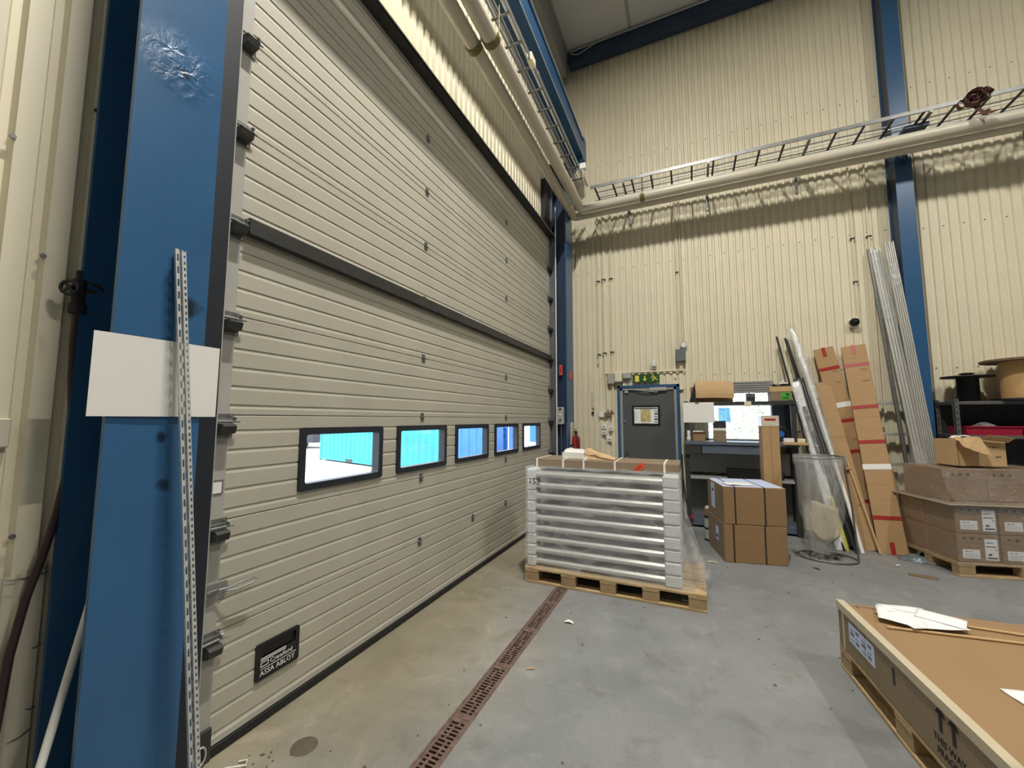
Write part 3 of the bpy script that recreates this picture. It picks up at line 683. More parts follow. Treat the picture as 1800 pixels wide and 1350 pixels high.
# ------------------------------------------------------------------ personnel door (door_2)
d2 = struct('door_2', (-.67, YB, 0))
b = B(); F0, F1 = -1.172, -.160
b.box(F0, YB-.06, 0, F0+.045, YB+.12, 2.185); b.box(F1-.05, YB-.06, 0, F1, YB+.12, 2.185); b.box(F0, YB-.06, 2.15, F1, YB+.12, 2.19); build('outer_frame', b, 'blue', d2)
b = B(); b.box(F0+.045, YB-.045, 0, F0+.085, YB+.10, 2.15); b.box(F1-.09, YB-.045, 0, F1-.05, YB+.10, 2.15); b.box(F0+.045, YB-.045, 2.105, F1-.05, YB+.10, 2.15); build('inner_frame', b, 'grey_light', d2)
lf = bpy.data.objects; b = B(); b.rbox(F0+.083, YB-.02, .01, F1-.088, YB+.03, 2.103, .003)
leaf = build('door_leaf', b, 'grey_door', d2)
b = B(); b.cyl((-1.06, YB-.02, 1.575), (-1.06, YB-.034, 1.575), .020, 14); b.cyl((-1.06, YB-.034, 1.575), (-1.06, YB-.038, 1.575), .008, 8); build('lock_cylinder', b, 'galv', leaf)
b = B(); b.cyl((-1.03, YB-.02, .90), (-1.03, YB-.07, .90), .011, 10); b.tube([(-1.03, YB-.07, .90), (-.92, YB-.07, .90)], .01, 8); b.rbox(-1.052, YB-.026, .84, -1.008, YB-.02, .96, .003); build('door_handle', b, 'galv', leaf)
b = B(); b.rbox(-.635, YB-.075, 2.085, -.36, YB-.021, 2.145, .006); b.tube([(-.5, YB-.06, 2.085), (-.52, YB-.06, 2.06), (-.7, YB-.08, 2.09), (-.98, YB-.05, 2.12)], .008, 6); build('door_closer', b, 'cap', d2)
b = B(); b.box(-1.05, YB-.05, 2.06, -.99, YB-.02, 2.10); build('closer_bracket', b, 'cap', d2)
b = B(); b.rbox(-.935, YB-.03, 1.495, -.475, YB-.021, 1.845, .003); fr = build('notice_frame', b, 'black', leaf)
# sheet, map and print on the framed notice: parts of the leaf
b = B(); b.box(-.897, YB-.033, 1.533, -.513, YB-.0295, 1.807); b.box(-.790, YB-.0335, 1.56, -.630, YB-.0325, 1.775, 1)
b.box(-.89, YB-.0335, 1.778, -.52, YB-.0325, 1.797, 2)
for k in range(5): b.box(-.57, YB-.0335, 1.55+k*.045, -.515, YB-.0325, 1.575+k*.045, 2 if k % 2 else 3)
for k in range(4): b.box(-.90, YB-.0335, 1.60+k*.04, -.85+.01*(k % 2), YB-.0325, 1.606+k*.04, 3)
b.box(-.78, YB-.0335, 1.535, -.64, YB-.0325, 1.541, 3); build('notice_plan', b, ['paper', 'map', 'print', 'grey_light'], leaf)
# roller blind + window
w1 = struct('window_1', (.68, YB, 1.25))
b = B(); x0, x1, z0, z1 = WO
for a in ((x0, x0+.05), (x1-.05, x1)): b.box(a[0], YB-.02, z0, a[1], YB+.15, z1)
b.box(x0, YB-.02, z0, x1, YB+.15, z0+.05); b.box(x0, YB-.02, z1-.05, x1, YB+.15, z1); build('window_frame', b, 'white', w1)
b = B(); b.box(x0+.05, YB+.06, z0+.05, x1-.05, YB+.066, z1-.05); build('pane', b, 'glass', w1)
bl = None
for k in range(5):
    b = B(); b.prism([(0, 0), (.012, .012), (.012, .036), (0, .036)], (x0+.03, YB-.045, 2.015+k*.036), (0, -1, 0), (0, 0, 1), (x1-x0-.05, 0, 0)); build('blind_slat', b, 'grey_light', w1)
# exit sign
t = thing('exit_sign', 'green emergency exit sign with arrow and running figure above the grey door', 'sign', (-.69, YB, 2.24))
b = B(); b.rbox(-.905, YB-.05, 2.235, -.468, YB-.028, 2.372, .003); b.box(-.8, YB-.028, 2.25, -.55, YB, 2.36); build('sign_plate', b, 'green', t)
b = B(); ys = YB-.0505; w = (0, -.001, 0); U, V = (1, 0, 0), (0, 0, 1)
b.prism([(0, 0), (.068, 0), (.068, .108), (0, .108)], (-.868, ys, 2.250), U, V, w)
build('door_symbol', b, 'lime', t); b = B()
b.prism([(.03, .105), (.048, .105), (.048, .05), (.075, .05), (.039, .008), (.003, .05), (.03, .05)], (-.745, ys, 2.247), U, V, w)
build('arrow', b, 'lime', t); b = B()
ox, oz = -.600, 2.245
def limb(p, q, h=.009):
    d = Vector((q[0]-p[0], q[1]-p[1])); n = Vector((-d.y, d.x)).normalized()*h
    b.prism([(p[0]+n.x, p[1]+n.y), (q[0]+n.x, q[1]+n.y), (q[0]-n.x, q[1]-n.y), (p[0]-n.x, p[1]-n.y)], (ox, ys, oz), U, V, w)
b.prism([(.03+.013*math.cos(k*.7), .105+.013*math.sin(k*.7)) for k in range(9)], (ox, ys, oz), U, V, w)
limb((.035, .092), (.055, .055), .013); limb((.04, .088), (.005, .078), .006); limb((.005, .078), (.0, .058), .006); limb((.042, .086), (.07, .07), .006); limb((.07, .07), (.085, .08), .006)
limb((.055, .056), (.028, .038)); limb((.028, .038), (.018, .01), .008); limb((.055, .056), (.078, .035)); limb((.078, .035), (.10, .03), .008)
build('running_figure', b, 'lime', t)
# boxes and fittings on the back wall
def wallbox(name, x0, z0, x1, z1, d_, m, label, cat, r=.006, group=None):
    b = B(); b.rbox(x0, YB-d_, z0, x1, YB+.002, z1, r); b.box(x0+.01, YB-d_-.002, z0+.01, x1-.01, YB-d_, z1-.01); return build(name, b, m, None, label=label, cat=cat, group=group)
wallbox('junction_box', -1.335, 2.225, -1.21, 2.39, .09, 'cap', 'grey junction box left of the exit sign, farthest from it', 'box')
wallbox('junction_box', -1.205, 2.255, -1.08, 2.405, .11, 'cream', 'cream junction box between two grey ones above the door', 'box')
wallbox('junction_box', -1.072, 2.31, -.93, 2.40, .08, 'cap', 'flat grey box right beside the exit sign', 'box')
wallbox('control_box', -.205, 2.56, -.05, 2.765, .10, 'grey_paint', 'dark grey control box on the wall above the personnel door', 'box')
b = B(); b.cyl((-.075, YB, 2.84), (-.075, YB-.05, 2.84), .045, 16); b.cyl((-.075, YB-.05, 2.84), (-.075, YB-.07, 2.84), .055, 18, 1); b.cyl((-.075, YB-.07, 2.84), (-.075, YB-.074, 2.84), .04, 18, 2); b.box(-.13, YB-.06, 2.76, -.08, YB, 2.82); build('alarm_bell', b, ['steel', 'cap', 'white'], None, label='small round alarm bell above the dark grey control box', cat='bell')
b = B(); b.rbox(-.585, YB-.08, 2.49, -.515, YB+.002, 2.61, .015); b.rbox(-.575, YB-.06, 2.45, -.525, YB+.002, 2.49, .005, 1); build('motion_sensor', b, ['white_gloss', 'grey_light'], None, label='white motion sensor on the conduit above the exit sign', cat='sensor')
b = B(); b.rbox(-1.50, YB-.05, 1.64, -1.415, YB+.002, 1.745, .006); build('switch_box', b, 'white', None, label='white switch box left of the personnel door, beside a brown one', cat='switch')
b = B(); b.rbox(-1.40, YB-.06, 1.645, -1.285, YB+.002, 1.72, .006); b.cyl((-1.34, YB-.03, 1.72), (-1.34, YB-.03, 1.77), .012, 8); b.rbox(-1.30, YB-.05, 1.72, -1.27, YB, 1.76, .004); build('switch_box', b, 'spool_flange', None, label='brown mechanical switch beside the white switch box at the door', cat='switch')
for (x0, z0, lab) in ((-1.455, 1.43, 'upper left'), (-1.455, 1.33, 'lower left'), (-1.335, 1.40, 'upper right'), (-1.36, 1.21, 'lowest')):
    b = B(); b.rbox(x0, YB-.05, z0, x0+.075, YB+.002, z0+.08, .006); b.cyl((x0+.037, YB-.052, z0+.04), (x0+.037, YB-.05, z0+.04), .02, 12, 1); build('wall_socket', b, ['white', 'grey_light'], None, label='small cream wall socket left of the grey door, %s of the four' % lab, cat='socket', group='sockets left of the grey door')
b = B(); b.rbox(-1.645, YB-.012, 1.80, -1.60, YB+.001, 2.08, .003); b.rbox(-1.64, YB-.03, 1.70, -1.60, YB, 1.74, .004, 1); build('hook_strip', b, ['cream_low', 'black'], None, label='narrow strip with a small black hook on the wall near the corner', cat='hook')
wallbox('small_box', -.235, 2.28, -.20, 2.32, .02, 'cream', 'tiny cream clip box right of the exit sign under the conduit', 'box')
b = B(); b.rbox(-.165, YB-.05, 2.09, -.09, YB, 2.15, .005); build('door_contact', b, 'cream', None, label='small cream contact box at top right of the personnel door', cat='box')
def conduit(pts, r, label, m='cream', clips=()):
    t = thing('conduit', label, 'conduit', pts[0], 'conduits on the back wall')
    b = B(); b.tube(pts, r, 8); build('tube', b, m, t)
    for c in clips:
        b = B(); b.rbox(c[0]-r*2.2, YB-.045, c[1]-.008, c[0]+r*2.2, YB+.001, c[1]+.008, .002); build('clip', b, 'steel_dark', t)
yc = YB-.022
conduit([(-1.485, yc, 5.4), (-1.485, yc, 2.72), (-1.495, yc, 2.66), (-1.515, yc-.01, 2.60)], .014, 'cream conduit on the back wall, leftmost of three, bent end', clips=((-1.485, 4.13), (-1.485, 2.77)))
conduit([(-1.385, yc, 5.4), (-1.385, yc, 2.4), (-1.36, yc, 2.2), (-1.35, yc, 1.77)], .016, 'cream conduit on the back wall, middle of three', clips=((-1.385, 4.15), (-1.385, 2.79)))
conduit([(-1.25, yc, 5.4), (-1.25, yc, 1.72)], .014, 'cream conduit on the back wall, rightmost of three', clips=((-1.25, 4.15), (-1.25, 2.8)))
conduit([(-1.39, yc-.01, 2.42), (-.06, yc-.01, 2.42)], .014, 'cream horizontal conduit above the exit sign')
conduit([(-.14, yc, 5.4), (-.14, yc, 2.74)], .011, 'thin conduit running down to the alarm bell, left of two', clips=((-.14, 4.1),))
conduit([(-.085, yc, 5.4), (-.085, yc, 2.87)], .011, 'thin conduit running down to the alarm bell, right of two')
conduit([(-.13, yc, 2.57), (-.13, yc, 2.44)], .016, 'short conduit stub under the dark grey control box')
conduit([(2.25, yc, 5.4), (2.25, yc, 3.07)], .012, 'cream conduit running down to the dome camera', clips=((2.25, 4.25), (2.25, 3.6)))
conduit([(2.44, yc, 5.4), (2.44, yc, 1.2)], .014, 'cream conduit just left of the right blue column', clips=((2.44, 4.25),))
conduit([(-1.33, yc, 1.40), (-1.33, yc, 1.66)], .01, 'short conduit between brown switch and the sockets')
b = B(); c = (2.19, YB-.10, 3.0); b.rbox(2.13, YB-.02, 2.93, 2.25, YB+.002, 3.07, .01); b.cyl((c[0], YB, 3.0), (c[0], YB-.06, 3.0), .062, 20)
T_ = Matrix.Translation((c[0], YB-.06, 3.0)) @ Matrix.Rotation(math.radians(110), 4, 'X'); b.lathe([(.062*math.cos(a*.1571), .075*math.sin(a*.1571)) for a in range(0, 11)], (0, 0, 0), 20, 1, T_); b.tube([(2.25, yc, 3.08), (2.22, YB-.03, 3.06)], .012, 8)
build('dome_camera', b, ['white_gloss', 'black_gloss'], None, label='black glossy dome camera on a white base on the back wall', cat='camera')
# things on the corner column
b = B(); X = -1.85; b.rbox(X, 6.53, 2.27, X+.008, 6.68, 2.41, .003); build('orange_tag', b, 'orange', None, label='small orange tag on the side of the corner column', cat='tag')
b = B(); b.rbox(-1.98, 6.385, 2.33, -1.93, 6.409, 2.50, .004); b.box(-1.965, 6.383, 2.36, -1.945, 6.386, 2.47, 1); build('red_tag', b, ['orange', 'red'], None, label='red tag at the door edge of the corner column', cat='tag')
t = thing('door_control', 'slim light grey door control box on the corner column', 'control box', (-2.06, 6.37, 1.5))
b = B(); b.rbox(-2.0, 6.33, 1.52, -1.90, 6.409, 1.80, .008); build('housing', b, 'cap', t)
for k, mk in enumerate(('black', 'white', 'steel_dark')):
    b = B(); b.cyl((-1.95, 6.33, 1.77-k*.09), (-1.95, 6.318, 1.77-k*.09), .017, 10); build('button', b, mk, t)
b = B(); b.tube([(-1.95, 6.38, 1.52), (-1.955, 6.385, 1.0), (-1.97, 6.39, .05)], .009, 6); build('cable', b, 'steel', t)
t = thing('fire_extinguisher', 'red fire extinguisher hanging on the corner column', 'extinguisher', (-1.77, 6.64, .95))
b = B(); b.lathe([(0, 0), (.06, 0), (.068, .015), (.068, .33), (.055, .38), (.025, .41), (.02, .43), (0, .43)], (-1.775, 6.64, .93), 18); build('cylinder', b, 'red', t)
b = B(); b.rbox(-1.80, 6.62, 1.36, -1.75, 6.66, 1.40, .004); b.box(-1.785, 6.56, 1.40, -1.765, 6.66, 1.412); b.box(-1.785, 6.57, 1.43, -1.765, 6.66, 1.442); b.tube([(-1.775, 6.6, 1.385), (-1.74, 6.56, 1.3), (-1.72, 6.58, 1.1), (-1.71, 6.6, 1.0)], .01, 8); build('valve_head', b, 'black', t)
b = B(); b.rbox(-1.849, 6.56, 1.18, -1.84, 6.72, 1.55, .003); build('wall_plate', b, 'cream', t)

# ------------------------------------------------------------------ floor drain
t = thing('floor_drain', 'rusty slotted floor drain running along the big door', 'drain', (-1.18, 3, 0))
for x in (DX0, DX1):
    b = B(); b.box(x-.006, 0, -.07, x+.006, 6.2, .002); build('edge_frame', b, 'rust', t)
gw = DX1-DX0-.014; gl = .498
b = B(); gx0, gx1 = DX0+.007, DX1-.007; gy0 = 0.0
xm = (gx0+gx1)/2
b.box(gx0, gy0, -.022, gx0+.014, gy0+gl, 0); b.box(gx1-.014, gy0, -.022, gx1, gy0+gl, 0)
b.box(gx0+.014, gy0, -.022, gx1-.014, gy0+.03, 0); b.box(gx0+.014, gy0+gl-.03, -.022, gx1-.014, gy0+gl, 0)
n = 17; st = (gl-.06)/n
for k in range(n):
    y = gy0+.03+k*st
    b.box(gx0+.014, y, -.022, gx1-.014, y+st*.42, -.001)
    xx = gx0+.014+(gx1-gx0-.028)*(.34 if (k//4) % 2 else .62)
    b.box(xx-.006, y+st*.42, -.022, xx+.006, y+st, -.002)
g0 = build('grate', b, 'rust', t)
for k in range(1, 12): dup(g0, (0, k*.5, 0))

# ------------------------------------------------------------------ pallets
def pallet(name, label, L_, D_, loc, rot, nblk=3, group='wooden pallets', nboards=5):
    # long side along local x, origin at the front left corner
    t = thing(name, label, 'pallet', loc, group, rot)
    bw = .1; hb, hd = .022, .022
    def bd(nm, x0, y0, z0, x1, y1, z1, m):
        b = B(); b.rbox(x0, y0, z0, x1, y1, z1, .003); return build(nm, b, m, t)
    for k in range(3):
        y0 = k*(D_-bw)/2; bd('bottom_board', 0, y0, 0, L_, y0+bw, hb, 'wood')
        for j in range(nblk):
            x0 = j*(L_-.145)/(nblk-1); bd('block', x0+.002, y0+.002, hb, x0+.143, y0+bw-.002, .1, 'wood_block')
    for j in range(nblk):
        x0 = j*(L_-.145)/(nblk-1); bd('stringer_board', x0, 0, .1, x0+.145, D_, .122, 'wood_side')
    for k in range(nboards):
        wdt = D_/nboards*.80 if k % 2 else D_/nboards*.92
        y0 = k*(D_-D_/nboards*.92)/(nboards-1); bd('deck_board', 0, y0, .122, L_, y0+wdt, .144, 'wood')
    return t
pallet('pallet', 'long wooden pallet under the film wrapped stack of metal panels', 1.636, .80, (-1.566, 3.838, 0), 0.0, 5)
# stack of metal panels with foam corners
ORD = ('lowest', 'second from the bottom', 'third from the bottom', 'fourth from the bottom', 'middle one of nine', 'fourth from the top', 'third from the top', 'second from the top', 'topmost')
nL = 9; z0s = .146; hL = (1.10-z0s)/nL
pan = None
for i in range(nL):
    loc = (-.835, 4.2, z0s+i*hL)
    lab = 'grey metal panel with white foam corners in the wrapped stack, ' + ORD[i]
    if pan is None:
        pan = thing('metal_panel', lab, 'panel', loc, 'metal panels in the wrapped stack')
        b = B(); Pf = [(0, .012), (-.032, .016), (-.05, .03), (-.05, .052), (-.032, .070), (0, .076)]
        nP = len(Pf)
        for sgn, yb in ((1, 3.955), (-1, 4.44)):
            b.prism([(p[0]*sgn, p[1]) for p in Pf], (-1.485, yb, z0s), (0, 1, 0), (0, 0, 1), (1.25, 0, 0))
        b.box(-1.485, 3.96, z0s+.02, -.235, 4.435, z0s+.07)
        build('panel_body', b, 'metal_panel', pan)
        for (xa, xb) in ((-1.553, -1.465), (-.255, -.118)):
            for (ya, yb) in ((3.872, 4.06), (4.34, 4.525)):
                b = B(); b.rbox(xa, ya, z0s+.002, xb, yb, z0s+hL-.002, .012); build('foam_corner', b, 'foam', pan)
    else:
        dupthing(pan, (loc[0]+nz(i*3.1, 1)*.006, loc[1]+nz(i*2.3, 5)*.006, loc[2]), lab)
# stretch film
def filmy(u, v):
    # perimeter u, height v
    x0, x1, y0, y1 = -1.562, -.108, 3.862, 4.535
    ln = [(x0, y0), (x1, y0), (x1, y1), (x0, y1), (x0, y0)]
    per = [x1-x0, y1-y0, x1-x0, y1-y0]; s_ = u*sum(per); k = 0
    while k < 3 and s_ > per[k]: s_ -= per[k]; k += 1
    f = min(1, s_/per[k]); x = ln[k][0]+(ln[k+1][0]-ln[k][0])*f; y = ln[k][1]+(ln[k+1][1]-ln[k][1])*f
    z = .13+v*(1.125-.13)
    fl_ = max(0, 1-v*1.6)
    if k == 1: x += .17*fl_*fl_*(.5+f)*1.0
    if k == 0: y -= .012*fl_+.006*(1+nz(x*4, z*9)); x += .05*fl_*fl_*f**6
    x += .008*nz(y*6, z*7, 2); y += .006*nz(x*5, z*8, 9)
    return (x, y, z)
b = B(); b.grid(filmy, 72, 20, 0, True)
b.grid(lambda u, v: (-1.562+u*1.454, 3.862+v*.24, 1.112+.010*nz(u*9, v*5, 3)-.0*v), 24, 5, 0, True)
b.grid(lambda u, v: (-.13+.19*v+.05*u*v, 3.90+u*.30, .95-v*.80+.02*nz(u*6, v*6)), 6, 14, 0, True)
fo = build('stretch_film', b, 'film', None, recalc=False, label='clear wrinkled stretch film wrapped around the metal panel stack', cat='plastic film')
b = B(); textb(b, '152', .085, (-1.525, 3.838, .955), (1, 0, -.03), (0, 0, 1)); build('handwriting', b, 'ink', fo, recalc=False, label='black handwritten number on the film')
# cardboard cover with straps
t = thing('cardboard_cover', 'flat brown cardboard cover with white straps on the wrapped stack', 'cardboard', (-.83, 4.1, 1.10))
b = B(); b.rbox(-1.545, 4.06, 1.106, -.115, 4.53, 1.186, .004); build('cover', b, 'card_grey', t)
for px_, x in enumerate((-1.51, -1.225, -1.01, -.70, -.245)):
    b = B(); b.box(x-.009, 4.056, 1.10, x+.009, 4.534, 1.189); build('strap', b, 'strap_white', t)
b = B(); c = Vector((-.47, 4.057, 1.142)); U = Vector((.78, 0, .62)); V = Vector((-.62, 0, .78))
b.prism([(-.05, -.024), (.05, -.024), (.05, .024), (-.05, .024)], c, U, V, (0, -.001, 0)); textb(b, 'DFS', .045, c+U*-.045+V*-.016+Vector((0, -.002, 0)), U, V, 1); build('sticker', b, ['orange', 'red'], t, recalc=False, label='neon orange sticker')
# crumpled paper and carton flap on top
t = thing('torn_carton', 'torn crumpled carton with white paper lying on the cardboard cover', 'carton', (-1.05, 4.35, 1.187))
b = B(); b.grid(lambda u, v: (-1.28+u*.26+.02*v, 4.22+v*.25, 1.19+.085*math.sin(min(1, v*2.2)*1.57)*(1-.25*u)+.018*nz(u*5, v*6)), 10, 8, 0, True, (0, 0, .004)); b.box(-1.28, 4.215, 1.187, -1.05, 4.23, 1.25); build('white_paper', b, 'white', t)
b = B(); b.grid(lambda u, v: (-1.05+u*.33, 4.24+v*.2-.05*u, 1.19+.10*(1-u)*math.sin(.5+v*1.6)+.02*nz(u*4, v*4, 4)), 8, 6, 0, True, (0, 0, .004)); b.add([(-1.06, 4.23, 1.187), (-.74, 4.2, 1.187), (-.76, 4.22, 1.205), (-1.02, 4.25, 1.27)], [(0, 1, 2, 3)]); build('carton_flap', b, 'kraft', t)
b = B(); b.tube([(-1.22+.05*math.cos(a*.35), 4.44, 1.26+.035*math.sin(a*.35)) for a in range(10)], .006, 6); build('strap_loop', b, 'black', t)

# ------------------------------------------------------------------ cardboard boxes
def carton(b, L_, D_, H_, mi=0): b.rbox(0, 0, 0, L_, D_, H_, .006, mi)
R11 = math.radians(11.5)
def bigbox(z, lab, jx):
    t = thing('cardboard_box', lab, 'box', (.297+jx, 5.269, z), 'two stacked brown boxes', R11)
    b = B(); carton(b, .64, .70, .418); build('carton', b, ['card_dark'], t)
    for x in ((.12, .425) if z > .1 else (.10, .42)):
        b = B(); b.box(x-.008, -.0025, -.0, x+.008, .7025, .4205); build('strap', b, 'strap_dark', t)
    b = B(); b.box(-.0015, .01, .0, .0, .69, .416)
    build('shaded_side', b, 'card_grey', t)  # grey-brown overlay paints the box's left side as shadowed
    return t
tb = bigbox(.0, 'brown strapped cardboard box on the floor beneath another one', 0)
b = B(); b.box(-.003, .22, .17, -.0015, .34, .33); b.box(-.0035, .24, .20, -.0028, .32, .24, 1); build('label', b, ['label_blue', 'print'], tb, label='white address label')
b = B(); b.box(.6402, .05, .10, .6415, .12, .26); build('label', b, 'paper', tb)
tb2 = bigbox(.42, 'brown strapped cardboard box stacked on another with paper on top', .008)
b = B(); b.box(-.003, .36, .10, -.0015, .52, .40); b.box(-.0035, .40, .30, -.0028, .48, .33, 1); build('label', b, ['label_blue', 'print'], tb2, label='white address label')
b = B(); b.box(.01, .01, .4183, .63, .69, .4193); build('top_sheet', b, 'label_blue', tb2)
def sheet(name, label, cat, c, sx, sy, ang, z, m='paper', curl=.006, group=None, seed=0):
    b = B(); ca, sa = math.cos(ang), math.sin(ang)
    def fn(u, v):
        x = (u-.5)*sx; y = (v-.5)*sy
        return (c[0]+x*ca-y*sa, c[1]+x*sa+y*ca, z+curl*(1+nz(u*2.3+seed, v*2.1, seed))*.6)
    b.grid(fn, 8, 6, 0, True, (0, 0, .0008)); return build(name, b, m, None, label=label, cat=cat, group=group)
sheet('paper_sheet', 'white paper sheet lying on the upper strapped box', 'paper', (.47, 5.50), .30, .22, R11+.1, .841, 'paper', .012)
# tall narrow carton behind the boxes
t = thing('tall_carton', 'tall narrow upright cardboard carton with a red marked lid', 'box', (.91, 6.0, 0), None, math.radians(4))
b = B(); b.rbox(-.095, 0, 0, .095, .19, 1.65, .004); build('carton', b, 'card', t)
b = B(); b.box(-.003, -.002, 0, .003, 0, 1.55); b.box(-.095, -.0015, .62, .095, 0, .625); b.box(-.03, -.003, .50, -.022, 0, .515); b.box(.05, -.003, .50, .058, 0, .515); build('seam', b, 'card_dark', t)
b = B(); b.box(-.097, -.004, 1.52, .097, .192, 1.653); build('lid_tape', b, 'tape_clear', t)
b = B(); b.rbox(-.062, -.007, 1.59, .062, -.004, 1.615, .001); build('red_mark', b, 'red_tape', t)
# paint tins
t = thing('paint_can', 'silver metal can with a black band on the floor beside the boxes', 'can', (.205, 6.13, 0))
b = B(); b.cyl((.205, 6.13, .012), (.205, 6.13, .30), .092, 24); build('can_body', b, 'alu', t)
for z, r in ((.006, .096), (.155, .094), (.30, .096)):
    b = B(); b.cyl((.205, 6.13, z-.006), (.205, 6.13, z+.02), r, 24); build('band', b, 'black', t)
b = B(); b.rbox(.115, 6.05, .325, .30, 6.21, .42, .006); b.box(.14, 6.06, .42, .27, 6.19, .435, 1); build('small_box', b, ['spool_flange', 'white'], None, label='small dark box with white top standing on the silver can', cat='box')
b = B(); b.tube([(-.155, 6.98, 1.05), (-.15, 6.93, .7), (-.12, 6.88, .35), (-.06, 6.78, .22)], .012, 8); b.cyl((-.06, 6.78, .22), (-.045, 6.755, .12), .028, 12, 1); build('air_hose', b, ['black', 'red'], None, label='black hose with a red end hanging beside the workbench', cat='hose')

# ------------------------------------------------------------------ packing bench in front of the window
t = thing('workbench', 'grey steel packing bench with upper shelf in front of the window', 'workbench', (.6, 6.9, 0))
for x, m_ in ((-.10, 'slate'), (1.28, 'slate')):
    b = B(); b.box(x, 6.74, 0, x+.06, 6.80, 1.88); b.box(x, 7.14, 0, x+.06, 7.2, 1.88); build('post', b, 'steel_dark', t)
b = B(); b.rbox(-.10, 6.72, 1.815, 1.345, 7.16, 1.865, .004); build('upper_shelf', b, 'steel_dark', t)
b = B(); b.rbox(-.10, 6.68, 1.225, 1.345, 7.2, 1.275, .004); build('bench_top', b, 'slate', t)
b = B(); b.rbox(.13, 6.70, 1.10, .93, 7.15, 1.215, .004); b.box(.13, 6.695, 1.20, .93, 6.70, 1.215); build('drawer', b, 'slate', t)
b = B(); b.rbox(-.10, 6.69, 1.08, .12, 7.15, 1.22, .004); build('side_box', b, 'steel_dark', t)
b = B(); b.box(-.05, 7.10, .78, 1.30, 7.12, 1.10); build('back_panel', b, 'grey_light', t)
b = B(); b.rbox(-.06, 6.74, .715, 1.33, 7.16, .745, .003); build('lower_shelf', b, 'grey_light', t)
b = B(); b.box(-.05, 7.10, .08, 1.30, 7.12, .715); build('lower_panel', b, 'grey_paint', t)
b = B(); b.rbox(-.06, 6.78, .03, 1.33, 7.16, .12, .003); build('plinth', b, 'slate', t)
b = B(); b.box(1.12, 7.16, 1.28, 1.345, 7.18, 1.82); build('side_panel', b, 'slate', t)
b = B(); b.rbox(-.11, 6.715, 1.555, .315, 6.728, 1.86, .003); b.box(.06, 6.712, 1.838, .11, 6.716, 1.868, 1); build('whiteboard', b, ['whiteboard', 'steel'], None, label='white board sheet clipped to the left of the bench shelf', cat='board')
def smallbox(x0, y0, z0, x1, y1, z1, m, label, cat='box', extra=None, mats=None, name='cardboard_box'):
    b = B(); b.rbox(x0, y0, z0, x1, y1, z1, .004)
    if extra: extra(b)
    return build(name, b, mats or [m], None, label=label, cat=cat)
# on the bench
smallbox(.015, 6.74, 1.275, .185, 6.9, 1.415, 'card_dark', 'small open cardboard box on the bench under the white board', extra=lambda b: (b.box(.02, 6.75, 1.415, .16, 6.88, 1.43, 1), b.box(.0, 6.72, 1.41, .19, 6.74, 1.418)), mats=['card_dark', 'paper'])
smallbox(.30, 6.74, 1.275, .465, 6.92, 1.58, 'card_grey', 'grey brown box with a white stripe standing on the bench at the window', extra=lambda b: (b.box(.298, 6.737, 1.44, .467, 6.74, 1.475, 1), b.box(.298, 6.737, 1.48, .467, 6.74, 1.582, 2)), mats=['card_grey', 'white', 'dark'])
b = B(); b.lathe([(0, 0), (.03, 0), (.032, .05), (.022, .075), (.024, .08), (.024, .15), (.018, .16), (0, .16)], (-.045, 6.75, 1.275), 14); build('bottle', b, 'white_gloss', None, label='small white bottle at the left end of the bench', cat='bottle')
smallbox(1.16, 6.62, 1.255, 1.44, 6.95, 1.29, 'card_light', 'thin pale board lying at the right end of the bench', 'board', name='board')
smallbox(1.175, 6.66, 1.292, 1.285, 6.76, 1.345, 'white', 'small white carton on the pale board', name='small_carton')
smallbox(1.33, 6.70, 1.292, 1.42, 6.80, 1.34, 'cream', 'small beige carton at the far right bench end', name='small_carton')
t = thing('tape_dispenser', 'dark hand tool with blue film roll standing on the right bench end', 'tool', (1.18, 6.86, 1.29))
b = B(); b.rbox(1.12, 6.84, 1.275, 1.30, 6.94, 1.33, .01); b.tube([(1.14, 6.88, 1.33), (1.13, 6.88, 1.45), (1.18, 6.88, 1.50), (1.26, 6.88, 1.44), (1.27, 6.88, 1.33)], .014, 8); build('tool_body', b, 'black', t)
b = B(); b.cyl((1.16, 6.84, 1.40), (1.16, 6.92, 1.40), .045, 16); build('film_roll', b, 'sky_blue', t)
smallbox(1.31, 6.84, 1.292, 1.42, 6.93, 1.42, 'spool_flange', 'brown open tray of odds and ends at the right bench end', extra=lambda b: (b.box(1.32, 6.85, 1.42, 1.36, 6.89, 1.46, 1), b.box(1.37, 6.87, 1.42, 1.41, 6.91, 1.44, 1)), mats=['spool_flange', 'dark'], name='tray')
# under the bench
smallbox(.46, 6.76, .747, .93, 7.0, .86, 'black', 'black flat plastic crate on the lower bench shelf', 'crate', extra=lambda b: b.box(.455, 6.755, .85, .935, 7.005, .87), name='crate')
b = B(); b.lathe([(.045, 0), (.065, .10), (.068, .10), (.048, .0)], (1.12, 6.84, .747), 16); b.cyl((1.12, 6.84, .747), (1.12, 6.84, .752), .045, 16); build('plastic_pot', b, 'black', None, label='small black plastic pot on the lower bench shelf', cat='pot')
